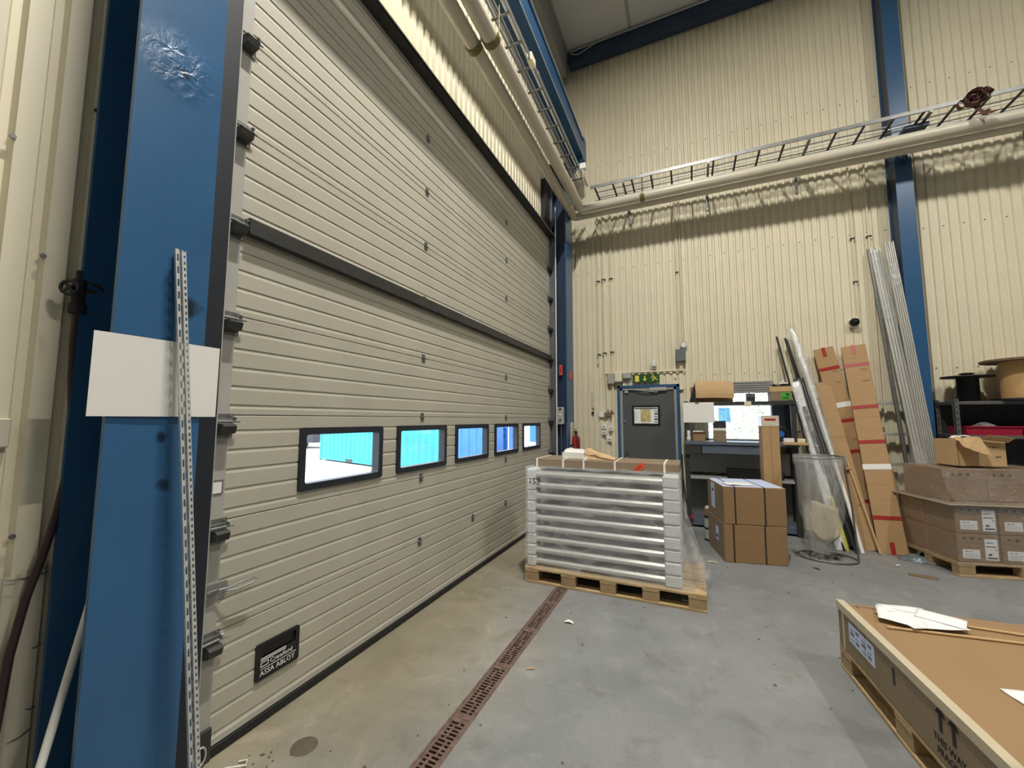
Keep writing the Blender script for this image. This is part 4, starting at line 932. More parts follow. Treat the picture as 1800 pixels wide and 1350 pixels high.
# on the upper shelf
t = thing('cardboard_box', 'open cardboard box with a large drooping front flap on the bench shelf', 'box', (.33, 6.85, 1.866))
b = B(); b.rbox(.07, 6.78, 1.867, .575, 7.10, 2.06, .004); b.box(.0, 6.80, 1.87, .07, 7.0, 2.10); build('carton', b, 'card_dark', t)
b = B(); b.grid(lambda u, v: (.075+u*.51, 6.70-.05*v*(1-v)*2+.06*v, 1.925+v*.255+.008*math.sin(u*3.1)-.012*u), 10, 4, 0, False, (0, .004, .001)); build('front_flap', b, 'card_light', t)
b = B(); b.add([(.075, 6.79, 1.868), (.075, 6.70, 1.93), (.07, 6.76, 2.18), (-.02, 6.80, 1.87)], [(0, 1, 2), (0, 2, 3)]); build('side_flap', b, 'dark', t)
t = thing('cardboard_box', 'cardboard box with a bright green label on the bench shelf', 'box', (1.17, 6.85, 1.866))
b = B(); b.rbox(1.05, 6.77, 1.867, 1.31, 7.0, 2.02, .004); b.box(1.045, 6.765, 2.0, 1.315, 7.0, 2.075, 1); build('carton', b, ['card_grey', 'card_light'], t)
b = B(); b.box(1.18, 6.766, 1.885, 1.285, 6.77, 1.985); b.box(1.195, 6.7645, 1.90, 1.27, 6.766, 1.92, 1); b.box(1.235, 6.7645, 1.94, 1.275, 6.766, 1.975, 1); build('green_label', b, ['bright_green', 'green'], t, label='bright green label')
b = B(); b.grid(lambda u, v: (1.07+.16*u, 6.78+v*.16, 2.17-.075*math.sin(u*3.14)), 10, 2, 0, True, (0, 0, -.004)); b.rbox(1.10, 6.80, 2.077, 1.30, 6.95, 2.11, .004, 1); b.rbox(1.17, 6.79, 2.11, 1.27, 6.83, 2.13, .004); build('paper_trough', b, ['white', 'black'], None, label='curved white paper and black tray on the green labelled box', cat='paper')
b = B(); b.rbox(.745, 6.76, 1.867, .86, 6.84, 1.985, .006); b.box(.755, 6.757, 1.88, .85, 6.76, 1.93, 1); b.cyl((.80, 6.757, 1.955), (.80, 6.76, 1.955), .012, 10, 1); build('small_device', b, ['steel', 'print'], None, label='small grey instrument at the middle of the bench shelf', cat='device')
b = B(); b.box(.712, 6.712, 1.79, .80, 6.719, 1.868); build('shelf_tag', b, 'cream', None, label='small cream tag on the front edge of the bench shelf', cat='tag')

# ------------------------------------------------------------------ long things leaning on the back wall
def frame_T(p0, p1, front):
    p0 = Vector(p0); p1 = Vector(p1); z = (p1-p0).normalized(); f = Vector(front); y = (f-z*f.dot(z)).normalized()*-1; x = y.cross(z)
    T = Matrix((x, y, z)).transposed().to_4x4(); T.translation = p0; return T, (p1-p0).length
def longbox(name, label, p0, p1, w, d, m, tapes, group, front=(0, -1, 0), lid=True, white=(), side='card_dark'):
    T, L_ = frame_T(p0, p1, front)
    t = thing(name, label, 'box', tuple(p0), group)
    b = B(); b.rbox(-w/2, 0, 0, w/2, d, L_, .006, 0, T)
    for z in (.30, .62): b.box(-w/2-.001, -.001, L_*z, w/2+.001, 0, L_*z+.004, 1, T)
    for z in (.80, .86, .5): b.box(w*.12, -.0015, L_*z, w*.38, 0, L_*z+.025, 1, T)
    build('carton', b, [m, side], t)
    for z in tapes:
        b = B(); b.box(-w/2-.003, -.003, z-.024, w/2+.003, d+.003, z+.024, 0, T)
        for k in range(6): b.box(-w/2+w*(k+.2)/6, -.0035, z-.008, -w/2+w*(k+.65)/6, -.003, z+.008, 1, T)
        build('red_tape', b, ['red_tape', 'red'], t)
    for z in white:
        b = B(); b.box(-w/2-.004, -.004, z-.035, w/2+.004, d+.004, z+.035, 0, T); build('white_tape', b, 'white', t)
    if lid:
        b = B(); b.box(-.022, -.004, L_-.13, .022, 0, L_+.003, 0, T); b.box(-.022, -.004, L_, .022, d*.8, L_+.004, 0, T); build('red_tape', b, 'red_tape', t)
        b = B(); b.box(-.022, -.004, .0, .022, 0, .14, 0, T); build('red_tape', b, 'red_tape', t)
    return t
longbox('long_carton', 'long cardboard carton with many red tape bands, rightmost of the leaning ones', (2.15, 6.36, .0), (2.10, 7.02, 2.64), .265, .16, 'card', (.42, 1.36, 1.83, 2.43), 'leaning long cartons', (-.28, -1, 0), white=(1.04,))
t = longbox('long_carton', 'bent long cardboard carton with red tape, tilted left behind another', (2.18, 6.76, .0), (1.765, 7.05, 2.63), .235, .13, 'card', (.55, 1.20, 1.62, 2.37), 'leaning long cartons', (-.25, -1, 0), white=(1.84,))
t = thing('flat_carton', 'flat plain cardboard carton leaning left of the taped long cartons', 'box', (1.93, 6.40, 0), 'leaning long cartons')
T, L_ = frame_T((1.95, 6.44, 0), (1.73, 7.03, 2.14), (-.15, -1, 0)); b = B(); b.rbox(-.085, 0, 0, .085, .05, L_, .004, 0, T); b.box(-.085, -.001, .62, .085, 0, .625, 1, T); b.box(-.085, -.001, 1.42, .085, 0, 1.428, 1, T); b.box(.0, -.0015, .52, .06, 0, .55, 1, T); build('carton', b, ['card', 'card_dark'], t)
T, L_ = frame_T((2.42, 6.64, 0), (2.30, 6.99, 1.25), (0, -1, 0)); b = B(); b.rbox(-.06, 0, 0, .06, .05, L_, .004, 0, T); build('narrow_board', b, 'card_dark', None, label='short brown board leaning at right of the taped long carton', cat='board')
b = B(); b.tube([(2.0, 6.28, .010), (1.854, 6.722, 1.10)], .012, 8); b.rbox(1.83, 6.64, .96, 1.89, 6.68, .98, .004); build('wooden_stick', b, 'card_light', None, label='thin pale wooden stick leaning in front of the cartons', cat='stick')
# white wrapped profiles, black rods
t = thing('wrapped_profile', 'white bubble wrapped profile leaning left of the black rods', 'profile', (1.70, 6.32, 0))
pts = [(1.63, 6.30, .0), (1.585, 6.55, .62), (1.54, 6.72, 1.17), (1.50, 6.80, 1.45), (1.44, 6.88, 1.75), (1.39, 6.93, 2.14)]
b = B(); T, L_ = frame_T(pts[0], pts[3], (0, -1, 0)); b.rbox(-.05, 0, 0, .05, .035, L_, .01, 0, T); T, L2 = frame_T(pts[3], pts[5], (0, -1, 0)); b.rbox(-.05, 0, 0, .05, .035, L2, .01, 0, T); build('profile', b, 'foam', t)
b = B(); T, L_ = frame_T(pts[0], pts[5], (0, -1, 0))
b.grid(lambda u, v: T @ Vector((-.058+u*.116+.01*nz(u*4, v*9), -.012-.008*nz(u*6, v*14, 3), .7+v*(L_-.68))), 8, 30, 0, True); build('bubble_wrap', b, 'wrap', t, recalc=False)
RODS = [((1.66, 6.30, .0), (1.48, 6.85, 1.15), (1.22, 7.10, 2.85), 'black rod leaning by the window, leftmost of three'),
        ((1.76, 6.43, .0), (1.60, 6.83, 1.15), (1.325, 7.10, 2.82), 'black rod in the leaning bundle, middle of three'),
        ((1.79, 6.44, .0), (1.645, 6.80, 1.15), (1.345, 7.10, 2.80), 'black rod in the leaning bundle, rightmost of three')]
for a, m_, c, lab in RODS:
    b = B(); b.tube([a, m_, c], .014, 8); build('black_rod', b, 'black', None, label=lab, cat='rod', group='leaning black rods')
t = thing('black_strip', 'wide black profile strip leaning inside the wrapped bundle', 'profile', (1.75, 6.45, 0))
T, L_ = frame_T((1.77, 6.36, .05), (1.44, 6.98, 2.2), (0, -1, 0)); b = B(); b.rbox(-.07, 0, 0, .07, .02, L_, .004, 0, T); build('strip', b, 'rubber', t)
b = B(); b.box(-.01, -.003, 0, -.004, 0, L_, 0, T); b.box(.028, -.003, 0, .034, 0, L_, 0, T); build('edge_line', b, 'steel', t)
t = thing('white_profile', 'long white profile curving up to the wrapped tip above the black rods', 'profile', (1.75, 6.4, 0))
P = [(1.83, 6.28, .0), (1.765, 6.48, .6), (1.69, 6.66, 1.16), (1.615, 6.80, 1.7), (1.53, 6.93, 2.25), (1.45, 7.04, 2.7), (1.40, 7.1, 2.95)]
b = B(); b.tube(P, [.022]*4+[.026, .03, .02], 8); build('profile', b, 'white', t)
b = B()
def wr(u, v):
    k = 2+v*4; i = min(5, int(k)); f = k-i; c = Vector(P[i]).lerp(Vector(P[i+1]), f); r = .032+.010*math.sin(v*3.1)+.014*v; a = u*6.283
    return c+Vector((math.cos(a)*r*1.2+.012*nz(u*4, v*12), -abs(math.sin(a))*r*.8*0+math.sin(a)*r*.7, .02*nz(u*5, v*9)))
b.grid(wr, 12, 24, 0, True); b.grid(lambda u, v: (1.36+u*.10+.02*nz(u*3, v*3), 7.09-.02*v, 2.92+v*.09*(.4+abs(math.sin(u*7)))), 8, 2, 0, True); build('film_sleeve', b, 'wrap', t, recalc=False)
for (a, c, m_, lab) in (((1.70, 6.30, 0), (1.61, 6.48, .62), 'lime', 'pale yellow strip leaning behind the waste bag'), ((1.675, 6.32, 0), (1.585, 6.5, .60), 'cream', 'cream strip leaning behind the waste bag'), ((1.76, 6.22, .0), (1.64, 6.5, .75), 'black', 'short black strip leaning behind the waste bag'), ((1.80, 6.46, 0), (1.66, 6.62, .72), 'foam', 'short white strip leaning behind the waste bag')):
    T, L_ = frame_T(a, c, (0, -1, 0)); b = B(); b.rbox(-.016 if m_ != 'foam' else -.03, 0, 0, .016 if m_ != 'foam' else .03, .012, L_, .002, 0, T); build('strip', b, m_, None, label=lab, cat='strip')
# aluminium profile bundles
def bundle(p0, p1, w, n, label, wraps):
    T, L_ = frame_T(p0, p1, (-.1, -1, 0)); t = thing('aluminium_profiles', label, 'profile', tuple(p0), 'leaning aluminium profile bundles')
    for k in range(n):
        b = B(); x0 = -w/2+k*w/n; b.rbox(x0+.001, 0, 0, x0+w/n-.003, .045, L_-.03*(k % 2), .003, 0, T); b.box(x0+w/n*.35, -.002, 0, x0+w/n*.6, 0, L_-.03*(k % 2), 0, T); build('profile', b, 'alu', t)
    for z0, z1 in wraps:
        b = B(); b.grid(lambda u, v: T @ Vector((-w/2-.008+u*(w+.016), -.012+.008*nz(u*4, v*14, z0)+(.05 if u in (0, 1) else 0), z0+v*(z1-z0))), 8, 24, 0, True); build('film', b, 'wrap', t, recalc=False)
    return t
bundle((2.72, 6.72, .0), (2.475, 7.16, 4.06), .125, 4, 'bundle of aluminium profiles leaning on the wall, left of two', ((1.0, 1.3), (3.0, 4.0)))
bundle((2.81, 6.73, .0), (2.585, 7.03, 4.06), .104, 5, 'bundle of aluminium profiles leaning at the blue column, right of two', ((3.45, 3.75),))
T, L_ = frame_T((2.60, 6.86, 0), (2.41, 7.17, 4.05), (0, -1, 0)); b = B(); b.rbox(-.02, 0, 0, .02, .03, L_, .003, 0, T); build('grey_rail', b, 'steel', None, label='single grey rail leaning left of the aluminium bundles', cat='profile')
# ladder behind
t = thing('step_ladder', 'aluminium ladder behind the taped cartons leaning on the wall', 'ladder', (2.4, 7.0, 0))
for x in (2.12, 2.66):
    b = B(); b.box(x, 7.07, 0, x+.03, 7.15, 1.9); build('rail', b, 'alu', t)
rg = None
for k, z in enumerate((1.84, 1.42, 1.02, .63, .25)):
    if rg is None: b = B(); b.rbox(2.15, 7.06, z-.028, 2.66, 7.14, z+.012, .004); rg = build('step', b, 'alu', t)
    else: dup(rg, (0, 0, z-1.84))
b = B(); b.lathe([(0, 0), (.028, 0), (.024, .07), (0, .07)], (2.37, 7.10, 1.433), 12); build('small_cup', b, 'black', None, label='small black cup on a ladder step', cat='cup')
# waste bag stand
t = thing('waste_bag_stand', 'wire stand holding a clear plastic waste bag in front of the bench', 'waste bag', (1.36, 5.95, 0))
cx, cy_ = 1.36, 5.86; RR = .235
rng = [(cx+RR*math.cos(k*.3307), cy_+RR*math.sin(k*.3307), 1.165+.012*math.cos(k*.33)) for k in range(20)]
b = B(); b.tube(rng, .010, 8); b.tube([(cx+RR*.98, cy_+.02, 1.165), (cx+.29, cy_+.03, .6), (cx+.315, cy_+.02, .015)], .011, 8)
b.tube([(cx+.29*math.cos(k*.3307)+.03, cy_+.22*math.sin(k*.3307)+.05, .012) for k in range(20)], .009, 8); build('wire_frame', b, 'steel', t)
b = B()
def bagf(u, v):
    a = u*6.283; zz = 1.18-v*1.10; r = RR*(1.04-.12*min(1, v*4))*(1-.50*max(0, (v-.55)/.45)**1.4)
    r *= 1+.07*math.sin(a*5+v*3)*v+.05*nz(math.cos(a)*2, math.sin(a)*2, v*5)
    return (cx-.02*v+r*math.cos(a), cy_+r*math.sin(a)*.9, zz+.015*nz(u*8, v*8))
b.grid(bagf, 40, 26, 0, True)
b.grid(lambda u, v: (cx+(RR+.018+.012*nz(u*12, v))*math.cos(u*6.283), cy_+(RR+.018)*math.sin(u*6.283), 1.185-v*(.09+.05*nz(u*9, 3))), 40, 3, 0, True)
b.grid(lambda u, v: (cx-.02+(.10*(v))*math.cos(u*6.283), cy_+(.10*v)*math.sin(u*6.283), .08), 20, 2, 0, True); build('plastic_bag', b, 'bag', t, recalc=False)
b = B(); b.grid(lambda u, v: (cx-.13+u*.24+.02*v, cy_-.10+.05*math.sin(u*5)+.05*v, .30+v*.36-.10*math.sin(u*3.14)*(1-v)-.06*u*v+.02*nz(u*3, v*3)), 10, 8, 0, True, (0, .002, .001)); build('crumpled_paper', b, 'card_edge', None, label='crumpled pale paper inside the clear waste bag', cat='paper')
b = B()
for k in range(60):
    a = random.uniform(0, 6.283); r = random.random()**.5; x = 1.26+.26*r*math.cos(a); y = 5.93+.13*r*math.sin(a)
    s = random.uniform(.008, .028); b.prism([(0, 0), (s*2, s*.3), (s*1.6, s), (s*.2, s*.8)], (x, y, .002+random.random()*.025), (math.cos(a), math.sin(a), .1), (-math.sin(a), math.cos(a), .2), (0, 0, .004), random.choice((0, 0, 1, 2)))
build('offcut_litter', b, ['steel_dark', 'kraft', 'steel'], None, kind='stuff', label='small dark offcuts strewn under the waste bag', cat='litter')
b = B(); b.grid(lambda u, v: (2.30+.30*(u-.5)+.06*(v-.5), 6.22+.16*(v-.5)-.10*(u-.5), .004+.06*math.sin(u*3.14)*math.sin(v*3.14)*(1+.5*nz(u*4, v*4))), 14, 10, 0, True); b.add([], [], 0); build('crumpled_bag', b, 'silver_bag', None, recalc=False, label='crumpled blue grey plastic bag on the floor by the wrapped pallet', cat='bag')
b = B(); b.grid(lambda u, v: (2.37+.08*u, 6.36+.06*v, .03+.10*math.sin(u*3.14)*math.sin(.4+v*2.4)), 6, 5, 0, True, (0, 0, -.002)); build('white_scrap', b, 'paper', None, label='white tissue scrap beside the crumpled grey bag', cat='scrap')

# ------------------------------------------------------------------ shelving on the right
t = thing('shelving_unit', 'grey steel shelving unit right of the blue column', 'shelf', (3.5, 6.9, 0))
for y in (6.72, 7.14):
    for x in (2.955, 4.75):
        b = B(); b.box(x, y, 0, x+.045, y+.004, 1.86); b.box(x, y, 0, x+.004, y+.045, 1.86)
        for k in range(24): b.box(x+.016, y-.0015, .10+k*.075, x+.026, y, .13+k*.075, 1)
        build('upright', b, ['steel', 'dark'], t)
sh = None
for z in (1.83, 1.42, .95, .5):
    if sh is None: b = B(); b.rbox(2.96, 6.725, z-.04, 4.80, 7.18, z, .004); sh = build('shelf_board', b, 'steel', t)
    else: dup(sh, (0, 0, z-1.83))
b = B(); b.box(2.96, 7.185, .2, 4.8, 7.19, 1.84); build('back_sheet', b, 'steel_dark', t)
b = B(); b.lathe([(0, 0), (.10, 0), (.10, .30), (.235, .30), (.24, .31), (.235, .32), (.05, .32), (.05, .345), (.075, .345), (.06, .36), (0, .365)], (3.19, 6.93, 1.831), 28); build('cable_spool', b, 'black', None, label='small black spool standing on top of the steel shelf', cat='spool')
t = thing('cable_spool', 'large wooden cable spool on top of the steel shelf', 'spool', (3.70, 6.83, 1.83))
b = B(); b.cyl((3.70, 6.83, 1.85), (3.70, 6.83, 2.32), .245, 28); build('drum', b, 'spool_wood', t)
for z in (1.832, 2.30):
    b = B(); b.cyl((3.70, 6.83, z), (3.70, 6.83, z+.025), .40 if z > 2 else .34, 32); build('flange', b, 'spool_flange' if z > 2 else 'black', t)
def openbin(x0, x1, y0, y1, z, h, m, label):
    b = B(); w = .012
    b.prism([(x0, z), (x1, z), (x1+.015, z+h), (x0-.015, z+h)], (0, y0-.03, 0), (1, 0, 0), (0, 0, 1), (0, w, 0)); b.box(x0, y1, z, x1, y1+w, z+h); b.box(x0-.01, y0-.02, z, x0+w, y1, z+h*.95); b.box(x1-w, y0-.02, z, x1+.01, y1, z+h*.95); b.box(x0, y0-.02, z, x1, y1, z+w)
    b.box(x0-.02, y0-.045, z+h-.012, x1+.02, y0-.03, z+h+.004); return build('storage_bin', b, m, None, label=label, cat='bin', group='plastic bins on the right shelf')
openbin(3.06, 3.52, 6.76, 7.1, 1.421, .105, 'crimson', 'dark red plastic bin on the shelf below the black spool')
openbin(3.60, 4.1, 6.76, 7.1, 1.421, .10, 'blue_bin', 'blue plastic bin on the shelf below the wooden spool')
b = B(); b.grid(lambda u, v: (3.15+u*.26, 6.78+v*.2, 1.50+.075*math.sin(u*3.14)*math.sin(v*3.14)**.5+.012*nz(u*5, v*5)), 12, 10, 0, True); build('clear_bag', b, 'wrap', None, recalc=False, label='clear plastic bag of parts lying in the dark red bin', cat='bag')
b = B(); b.rbox(3.70, 6.80, 1.50, 3.92, 6.92, 1.54, .01); build('white_part', b, 'white', None, label='white part lying in the blue bin', cat='part')

# ------------------------------------------------------------------ wrapped pallet of cartons at the right wall
RP = math.radians(13.2)
pallet('pallet', 'wooden pallet under the film wrapped cartons by the right shelf', 1.2, .80, (2.465, 5.776, 0), RP)
def printed_carton(loc_local, size, label, group, labels=True, big=False):
    base = Matrix.Translation((2.465, 5.776, 0)) @ Matrix.Rotation(RP, 4, 'Z')
    p = base @ Vector(loc_local); t = thing('printed_carton', label, 'box', tuple(p), group, RP)
    L_, D_, H_ = size; b = B(); b.rbox(0, 0, 0, L_, D_, H_, .005); b.box(-.001, .01, H_*.5, 0, D_-.01, H_*.5+.004, 1); b.box(0, -.001, H_*.68, L_*.6, 0, H_*.69, 1)
    for k in range(3): b.box(.05+.07*k, -.0015, H_*.80, .075+.07*k, 0, H_*.88, 2)
    build('carton', b, ['card_dark', 'spool_flange', 'print'], t)
    if labels:
        b = B(); b.box(.04, -.002, .04, .19, 0, .13); b.box(.06, -.0026, .105, .09, -.002, .115, 1); b.box(.10, -.0026, .105, .12, -.002, .115, 1)
        for k in range(3): b.box(.055, -.0026, .055+k*.014, .17, -.002, .058+k*.014, 1)
        build('label', b, ['paper', 'grey_light'], t)
        b = B(); b.box(.235, -.002, .03, .345, 0, .24); b.box(.245, -.0026, .16, .33, -.002, .17, 1); b.box(.26, -.0026, .075, .29, -.002, .095, 1); b.box(.25, -.0026, .045, .335, -.002, .06, 1); b.box(.25, -.0026, .20, .31, -.002, .207, 1); b.box(.32, -.0026, .13, .335, -.002, .14, 1); build('label', b, ['paper', 'print'], t)
    return t
CW, CD, CH = .365, .385, .285; grp = 'printed cartons on the right pallet'
k = 0
for lay in range(2):
    for row in range(2):
        for c_ in range(3):
            nm = ('left', 'middle', 'right')[c_]
            printed_carton((.01+c_*(CW+.018), .012+row*(CD+.006), .146+lay*(CH+.004)), (CW, CD, CH), 'printed brown carton on the right pallet, %s layer, %s row, %s of three' % (('lower', 'upper')[lay], ('front', 'rear')[row], nm), grp, row == 0)
for c_ in range(3):
    printed_carton((.06+c_*(CW+.008), .15, .738), (CW, .60, .335), 'plain brown carton in the top tier of the right pallet, %s of three' % ('left', 'middle', 'right')[c_], grp, False)
base = Matrix.Translation((2.465, 5.776, 0)) @ Matrix.Rotation(RP, 4, 'Z')
b = B(); b.box(-.06, -.03, .727, 1.21, .82, .735, 0, base); b.box(-.063, -.034, .724, 1.21, -.03, .738, 1, base); b.box(-.064, -.03, .724, -.06, .82, .738, 1, base); build('cardboard_sheet', b, ['card_grey', 'card_edge'], None, label='flat brown cardboard sheet between the tiers of the right pallet', cat='cardboard')
b = B()
def fr(u, v): return base @ Vector((-.012+u*1.19, -.018-.006*nz(u*7, v*7), .13+v*.592))
def fs_(u, v): return base @ Vector((-.016-.005*nz(u*7, v*7, 4), -.018+u*.83, .13+v*.592))
def ft(u, v):
    w_ = v**.8; return base @ Vector((.0+u*1.2, -.03+.18*w_-.012, .742+.345*v-.03*math.sin(v*3.14)+.012*nz(u*5, v*5, 8)+.008*nz(u*15, v*9, 2)))
def fu(u, v): return base @ Vector((-.05+.095*v**.7+.006*nz(u*6, v*6, 3), -.02+.16*v*(1-u)+u*.80, .742+.345*v))
def fv(u, v): return base @ Vector((.05+u*1.14, .135+v*.62, 1.084+.008*nz(u*6, v*6, 5)))
b.grid(fr, 30, 14); b.grid(fs_, 20, 14); b.grid(ft, 40, 14); b.grid(fu, 20, 10); b.grid(fv, 20, 8); build('stretch_film', b, 'film_brown', None, recalc=False, label='shiny stretch film over the cartons on the right pallet', cat='plastic film')
# open carton on top of the pallet load
t = thing('open_carton', 'open cardboard carton with torn flaps on the wrapped pallet load', 'box', (2.87, 6.14, 1.096), None, RP)
b = B(); w = .006; b.box(-.20, 0, 0, .24, w, .29); b.box(-.20, .3, 0, .24, .306, .29); b.box(-.20, 0, 0, -.194, .306, .29); b.box(.234, 0, 0, .24, .306, .29); b.box(-.2, 0, 0, .24, .306, .006); build('carton', b, 'card_light', t)
b = B(); b.grid(lambda u, v: (-.25+u*.26, -.03-.12*v+.02*u, .315-.10*v-.10*v*u+.02*nz(u*4, v*3)), 6, 4, 0, False, (0, 0, .004)); build('torn_flap', b, 'card_light', t)
b = B(); b.grid(lambda u, v: (.02+u*.24, -.01-.08*v, .29+.05*v-.03*u), 4, 2, 0, False, (0, 0, .004)); b.grid(lambda u, v: (-.15+u*.34, .05+v*.12, .30+.03*math.sin(u*6)+.02*nz(u*5, v*5)), 10, 5, 1, True, (0, 0, .003)); build('flap', b, ['card_light', 'paper'], t)
b = B()
for k in range(4): b.box(.05+k*.035, -.002, .20+.008*(k % 2), .068+k*.035, 0, .215, 0)
b.box(.14, -.002, .10, .19, 0, .11); build('print', b, 'print', t)

# ------------------------------------------------------------------ foreground pallet with the flat crate
RF = math.radians(5.2); FO = (1.02, 1.42, 0)
t = thing('pallet', 'wooden pallet under the big flat cardboard crate in the foreground', 'pallet', FO, 'wooden pallets', RF)
def bd(nm, x0, y0, z0, x1, y1, z1, m):
    b = B(); b.rbox(x0, y0, z0, x1, y1, z1, .003); return build(nm, b, m, t)
PL, PD = 2.0, 1.2
for k in range(3):
    x0 = k*(PD-.1)/2; bd('bottom_board', x0, 0, 0, x0+.1, PL, .022, 'wood_side')
    for j in range(4): y0 = j*(PL-.145)/3; bd('block', x0+.003, y0, .022, x0+.097, y0+.145, .1, 'wood_block')
for j in range(4): y0 = j*(PL-.145)/3; bd('stringer_board', 0, y0, .1, PD, y0+.145, .122, 'wood')
for k in range(6): x0 = k*(PD-.12)/5; bd('deck_board', x0, 0, .122, x0+.12, PL, .144, 'wood_side')
t = thing('flat_crate', 'big flat cardboard crate with pale edge strips on the foreground pallet', 'crate', FO, None, RF)
cz0, cz1 = .146, .42; L_, D_ = 1.99, 1.22
b = B(); b.rbox(-.0, .02, cz0, D_, L_, cz1-.035, .004); build('carton', b, ['card_grey'], t)
b = B(); b.rbox(.03, .03, cz1-.034, D_-.03, L_-.015, cz1-.012, .003); build('lid_sheet', b, 'card_lid', t)
b = B(); b.prism([(-.006, -.045), (.0, -.045), (.0, -.004), (.036, -.004), (.036, 0), (-.006, 0)], (0, .0, cz1), (1, 0, 0), (0, 0, 1), (0, L_+.006, 0)); build('edge_strip', b, 'card_edge', t)
# marks on the long side (x = 0 face, seen from -x): u runs towards -y
U = (0, -1, 0); V = (0, 0, 1); w = (-.0015, 0, 0)
def S(y, z): return (-.0005, y, z)
b = B(); b.prism(rrect(-.010, .010, -.042, .042, .009), S(1.355, .30), U, V, w); build('hand_hole', b, 'black', t)
b = B(); b.prism([(0, 0), (.30, 0), (.30, .115), (0, .115)], S(1.84, .235), U, V, w)
for k in range(4):
    for j in range(3): b.prism([(0, 0), (.05-.01*(k % 2), 0), (.05-.01*(k % 2), .006+.012*((k+j) % 2)), (0, .006+.012*((k+j) % 2))], (-.0021, 1.82-k*.07, .255+j*.03), U, V, (-.0006, 0, 0), 1)
build('label', b, ['label_blue', 'grey_paint'], t, label='pale blue printed label')
b = B(); b.box(-.003, 1.905, cz0, .0, 1.925, cz1-.04); b.box(-.002, 1.64, cz0, 0, 1.646, cz1-.05, 1); build('side_strap', b, ['card_edge', 'card_dark'], t)
b = B()
for y in (1.005, .925):
    b.prism([(-.010, 0), (.010, 0), (.010, .085), (-.010, .085)], S(y, .275), U, V, w)
    b.prism([(-.032, .068), (.032, .068), (.014, .092), (-.014, .092)], S(y, .275), U, V, w)
textb(b, 'THIS WAY UP', .042, (-.0008, 1.06, .222), U, V); textb(b, 'FRAGILE', .042, (-.0008, 1.04, .176), U, V)
build('handling_print', b, 'ink', t, recalc=False)
b = B(); b.box(.06, 1.93, cz1-.0125, .20, 1.95, cz1-.0115); b.box(.08, 1.90, cz1-.0125, .09, 1.94, cz1-.0115); build('top_print', b, 'spool_flange', t)
basef = Matrix.Translation(FO) @ Matrix.Rotation(RF, 4, 'Z'); zt = cz1-.012
def stick(p, q, label):
    b = B(); b.tube([(p[0], p[1], zt+.008), (q[0], q[1], zt+.008)], .008, 8); build('wooden_strip', b, 'card_light', None, label=label, cat='strip', group='thin wooden strips on the flat crate')
stick((.995, 3.285), (1.95, 3.285), 'thin wooden strip across the flat crate, farther of two')
stick((.985, 3.085), (1.95, 3.215), 'thin wooden strip across the flat crate, nearer of two')
for k, (c, sx, sy, a) in enumerate((((1.17, 3.335), .24, .17, .15), ((1.21, 3.235), .30, .21, .35), ((1.10, 3.235), .21, .22, -.25), ((1.30, 3.29), .21, .15, -.45))):
    sheet('paper_sheet', ('white paper at the far side of the loose sheets on the crate', 'topmost large white paper of the loose sheets on the crate', 'white paper at the left of the loose sheets on the crate', 'white paper at the right of the loose sheets on the crate')[k], 'paper', c, sx, sy, a, zt+.018+.002*k, 'paper', .008, 'loose papers on the flat crate', k*3.1)
sheet('paper_sheet', 'white paper on the crate by the black bin', 'paper', (1.36, 2.57), .27, .16, .25, zt+.001, 'paper', .006, None, 9)
t = thing('plastic_bin', 'black plastic bin standing on the flat crate at the right edge', 'bin', (1.14, 1.9, zt), None, math.radians(8))
b = B(); h = .20
def tray(b, x0, x1, y0, y1, z0, z1, fl, th):
    o = [(x0, y0), (x1, y0), (x1, y1), (x0, y1)]; q = [(x0-fl, y0-fl), (x1+fl, y0-fl), (x1+fl, y1+fl), (x0-fl, y1+fl)]
    i0 = [(x0+th, y0+th), (x1-th, y0+th), (x1-th, y1-th), (x0+th, y1-th)]; i1 = [(x0-fl+th, y0-fl+th), (x1+fl-th, y0-fl+th), (x1+fl-th, y1+fl-th), (x0-fl+th, y1+fl-th)]
    vs_ = [(*p, z0) for p in o]+[(*p, z1) for p in q]+[(*p, z1) for p in i1]+[(*p, z0+th) for p in i0]
    fs = [(3, 2, 1, 0)]+[(i, (i+1) % 4, 4+(i+1) % 4, 4+i) for i in range(4)]+[(4+i, 4+(i+1) % 4, 8+(i+1) % 4, 8+i) for i in range(4)]+[(8+i, 8+(i+1) % 4, 12+(i+1) % 4, 12+i) for i in range(4)]+[(12, 13, 14, 15)]
    b.add(vs_, fs)
tray(b, -.06, .30, -.22, .10, 0, h, .025, .008); build('tub', b, 'black', t)
b = B()
for (a0, b0, a1, b1) in ((-.11, -.27, .35, -.245), (-.11, .125, .35, .15), (-.11, -.27, -.083, .15), (.323, -.27, .35, .15)): b.rbox(a0, b0, h-.035, a1, b1, h+.004, .004)
build('rim', b, 'rubber', t)
b = B(); b.rbox(.0, -.08, .01, .12, .05, .14, .02); b.rbox(.12, -.18, .01, .25, -.05, .15, .02); build('dark_parts', b, 'black_gloss', t)

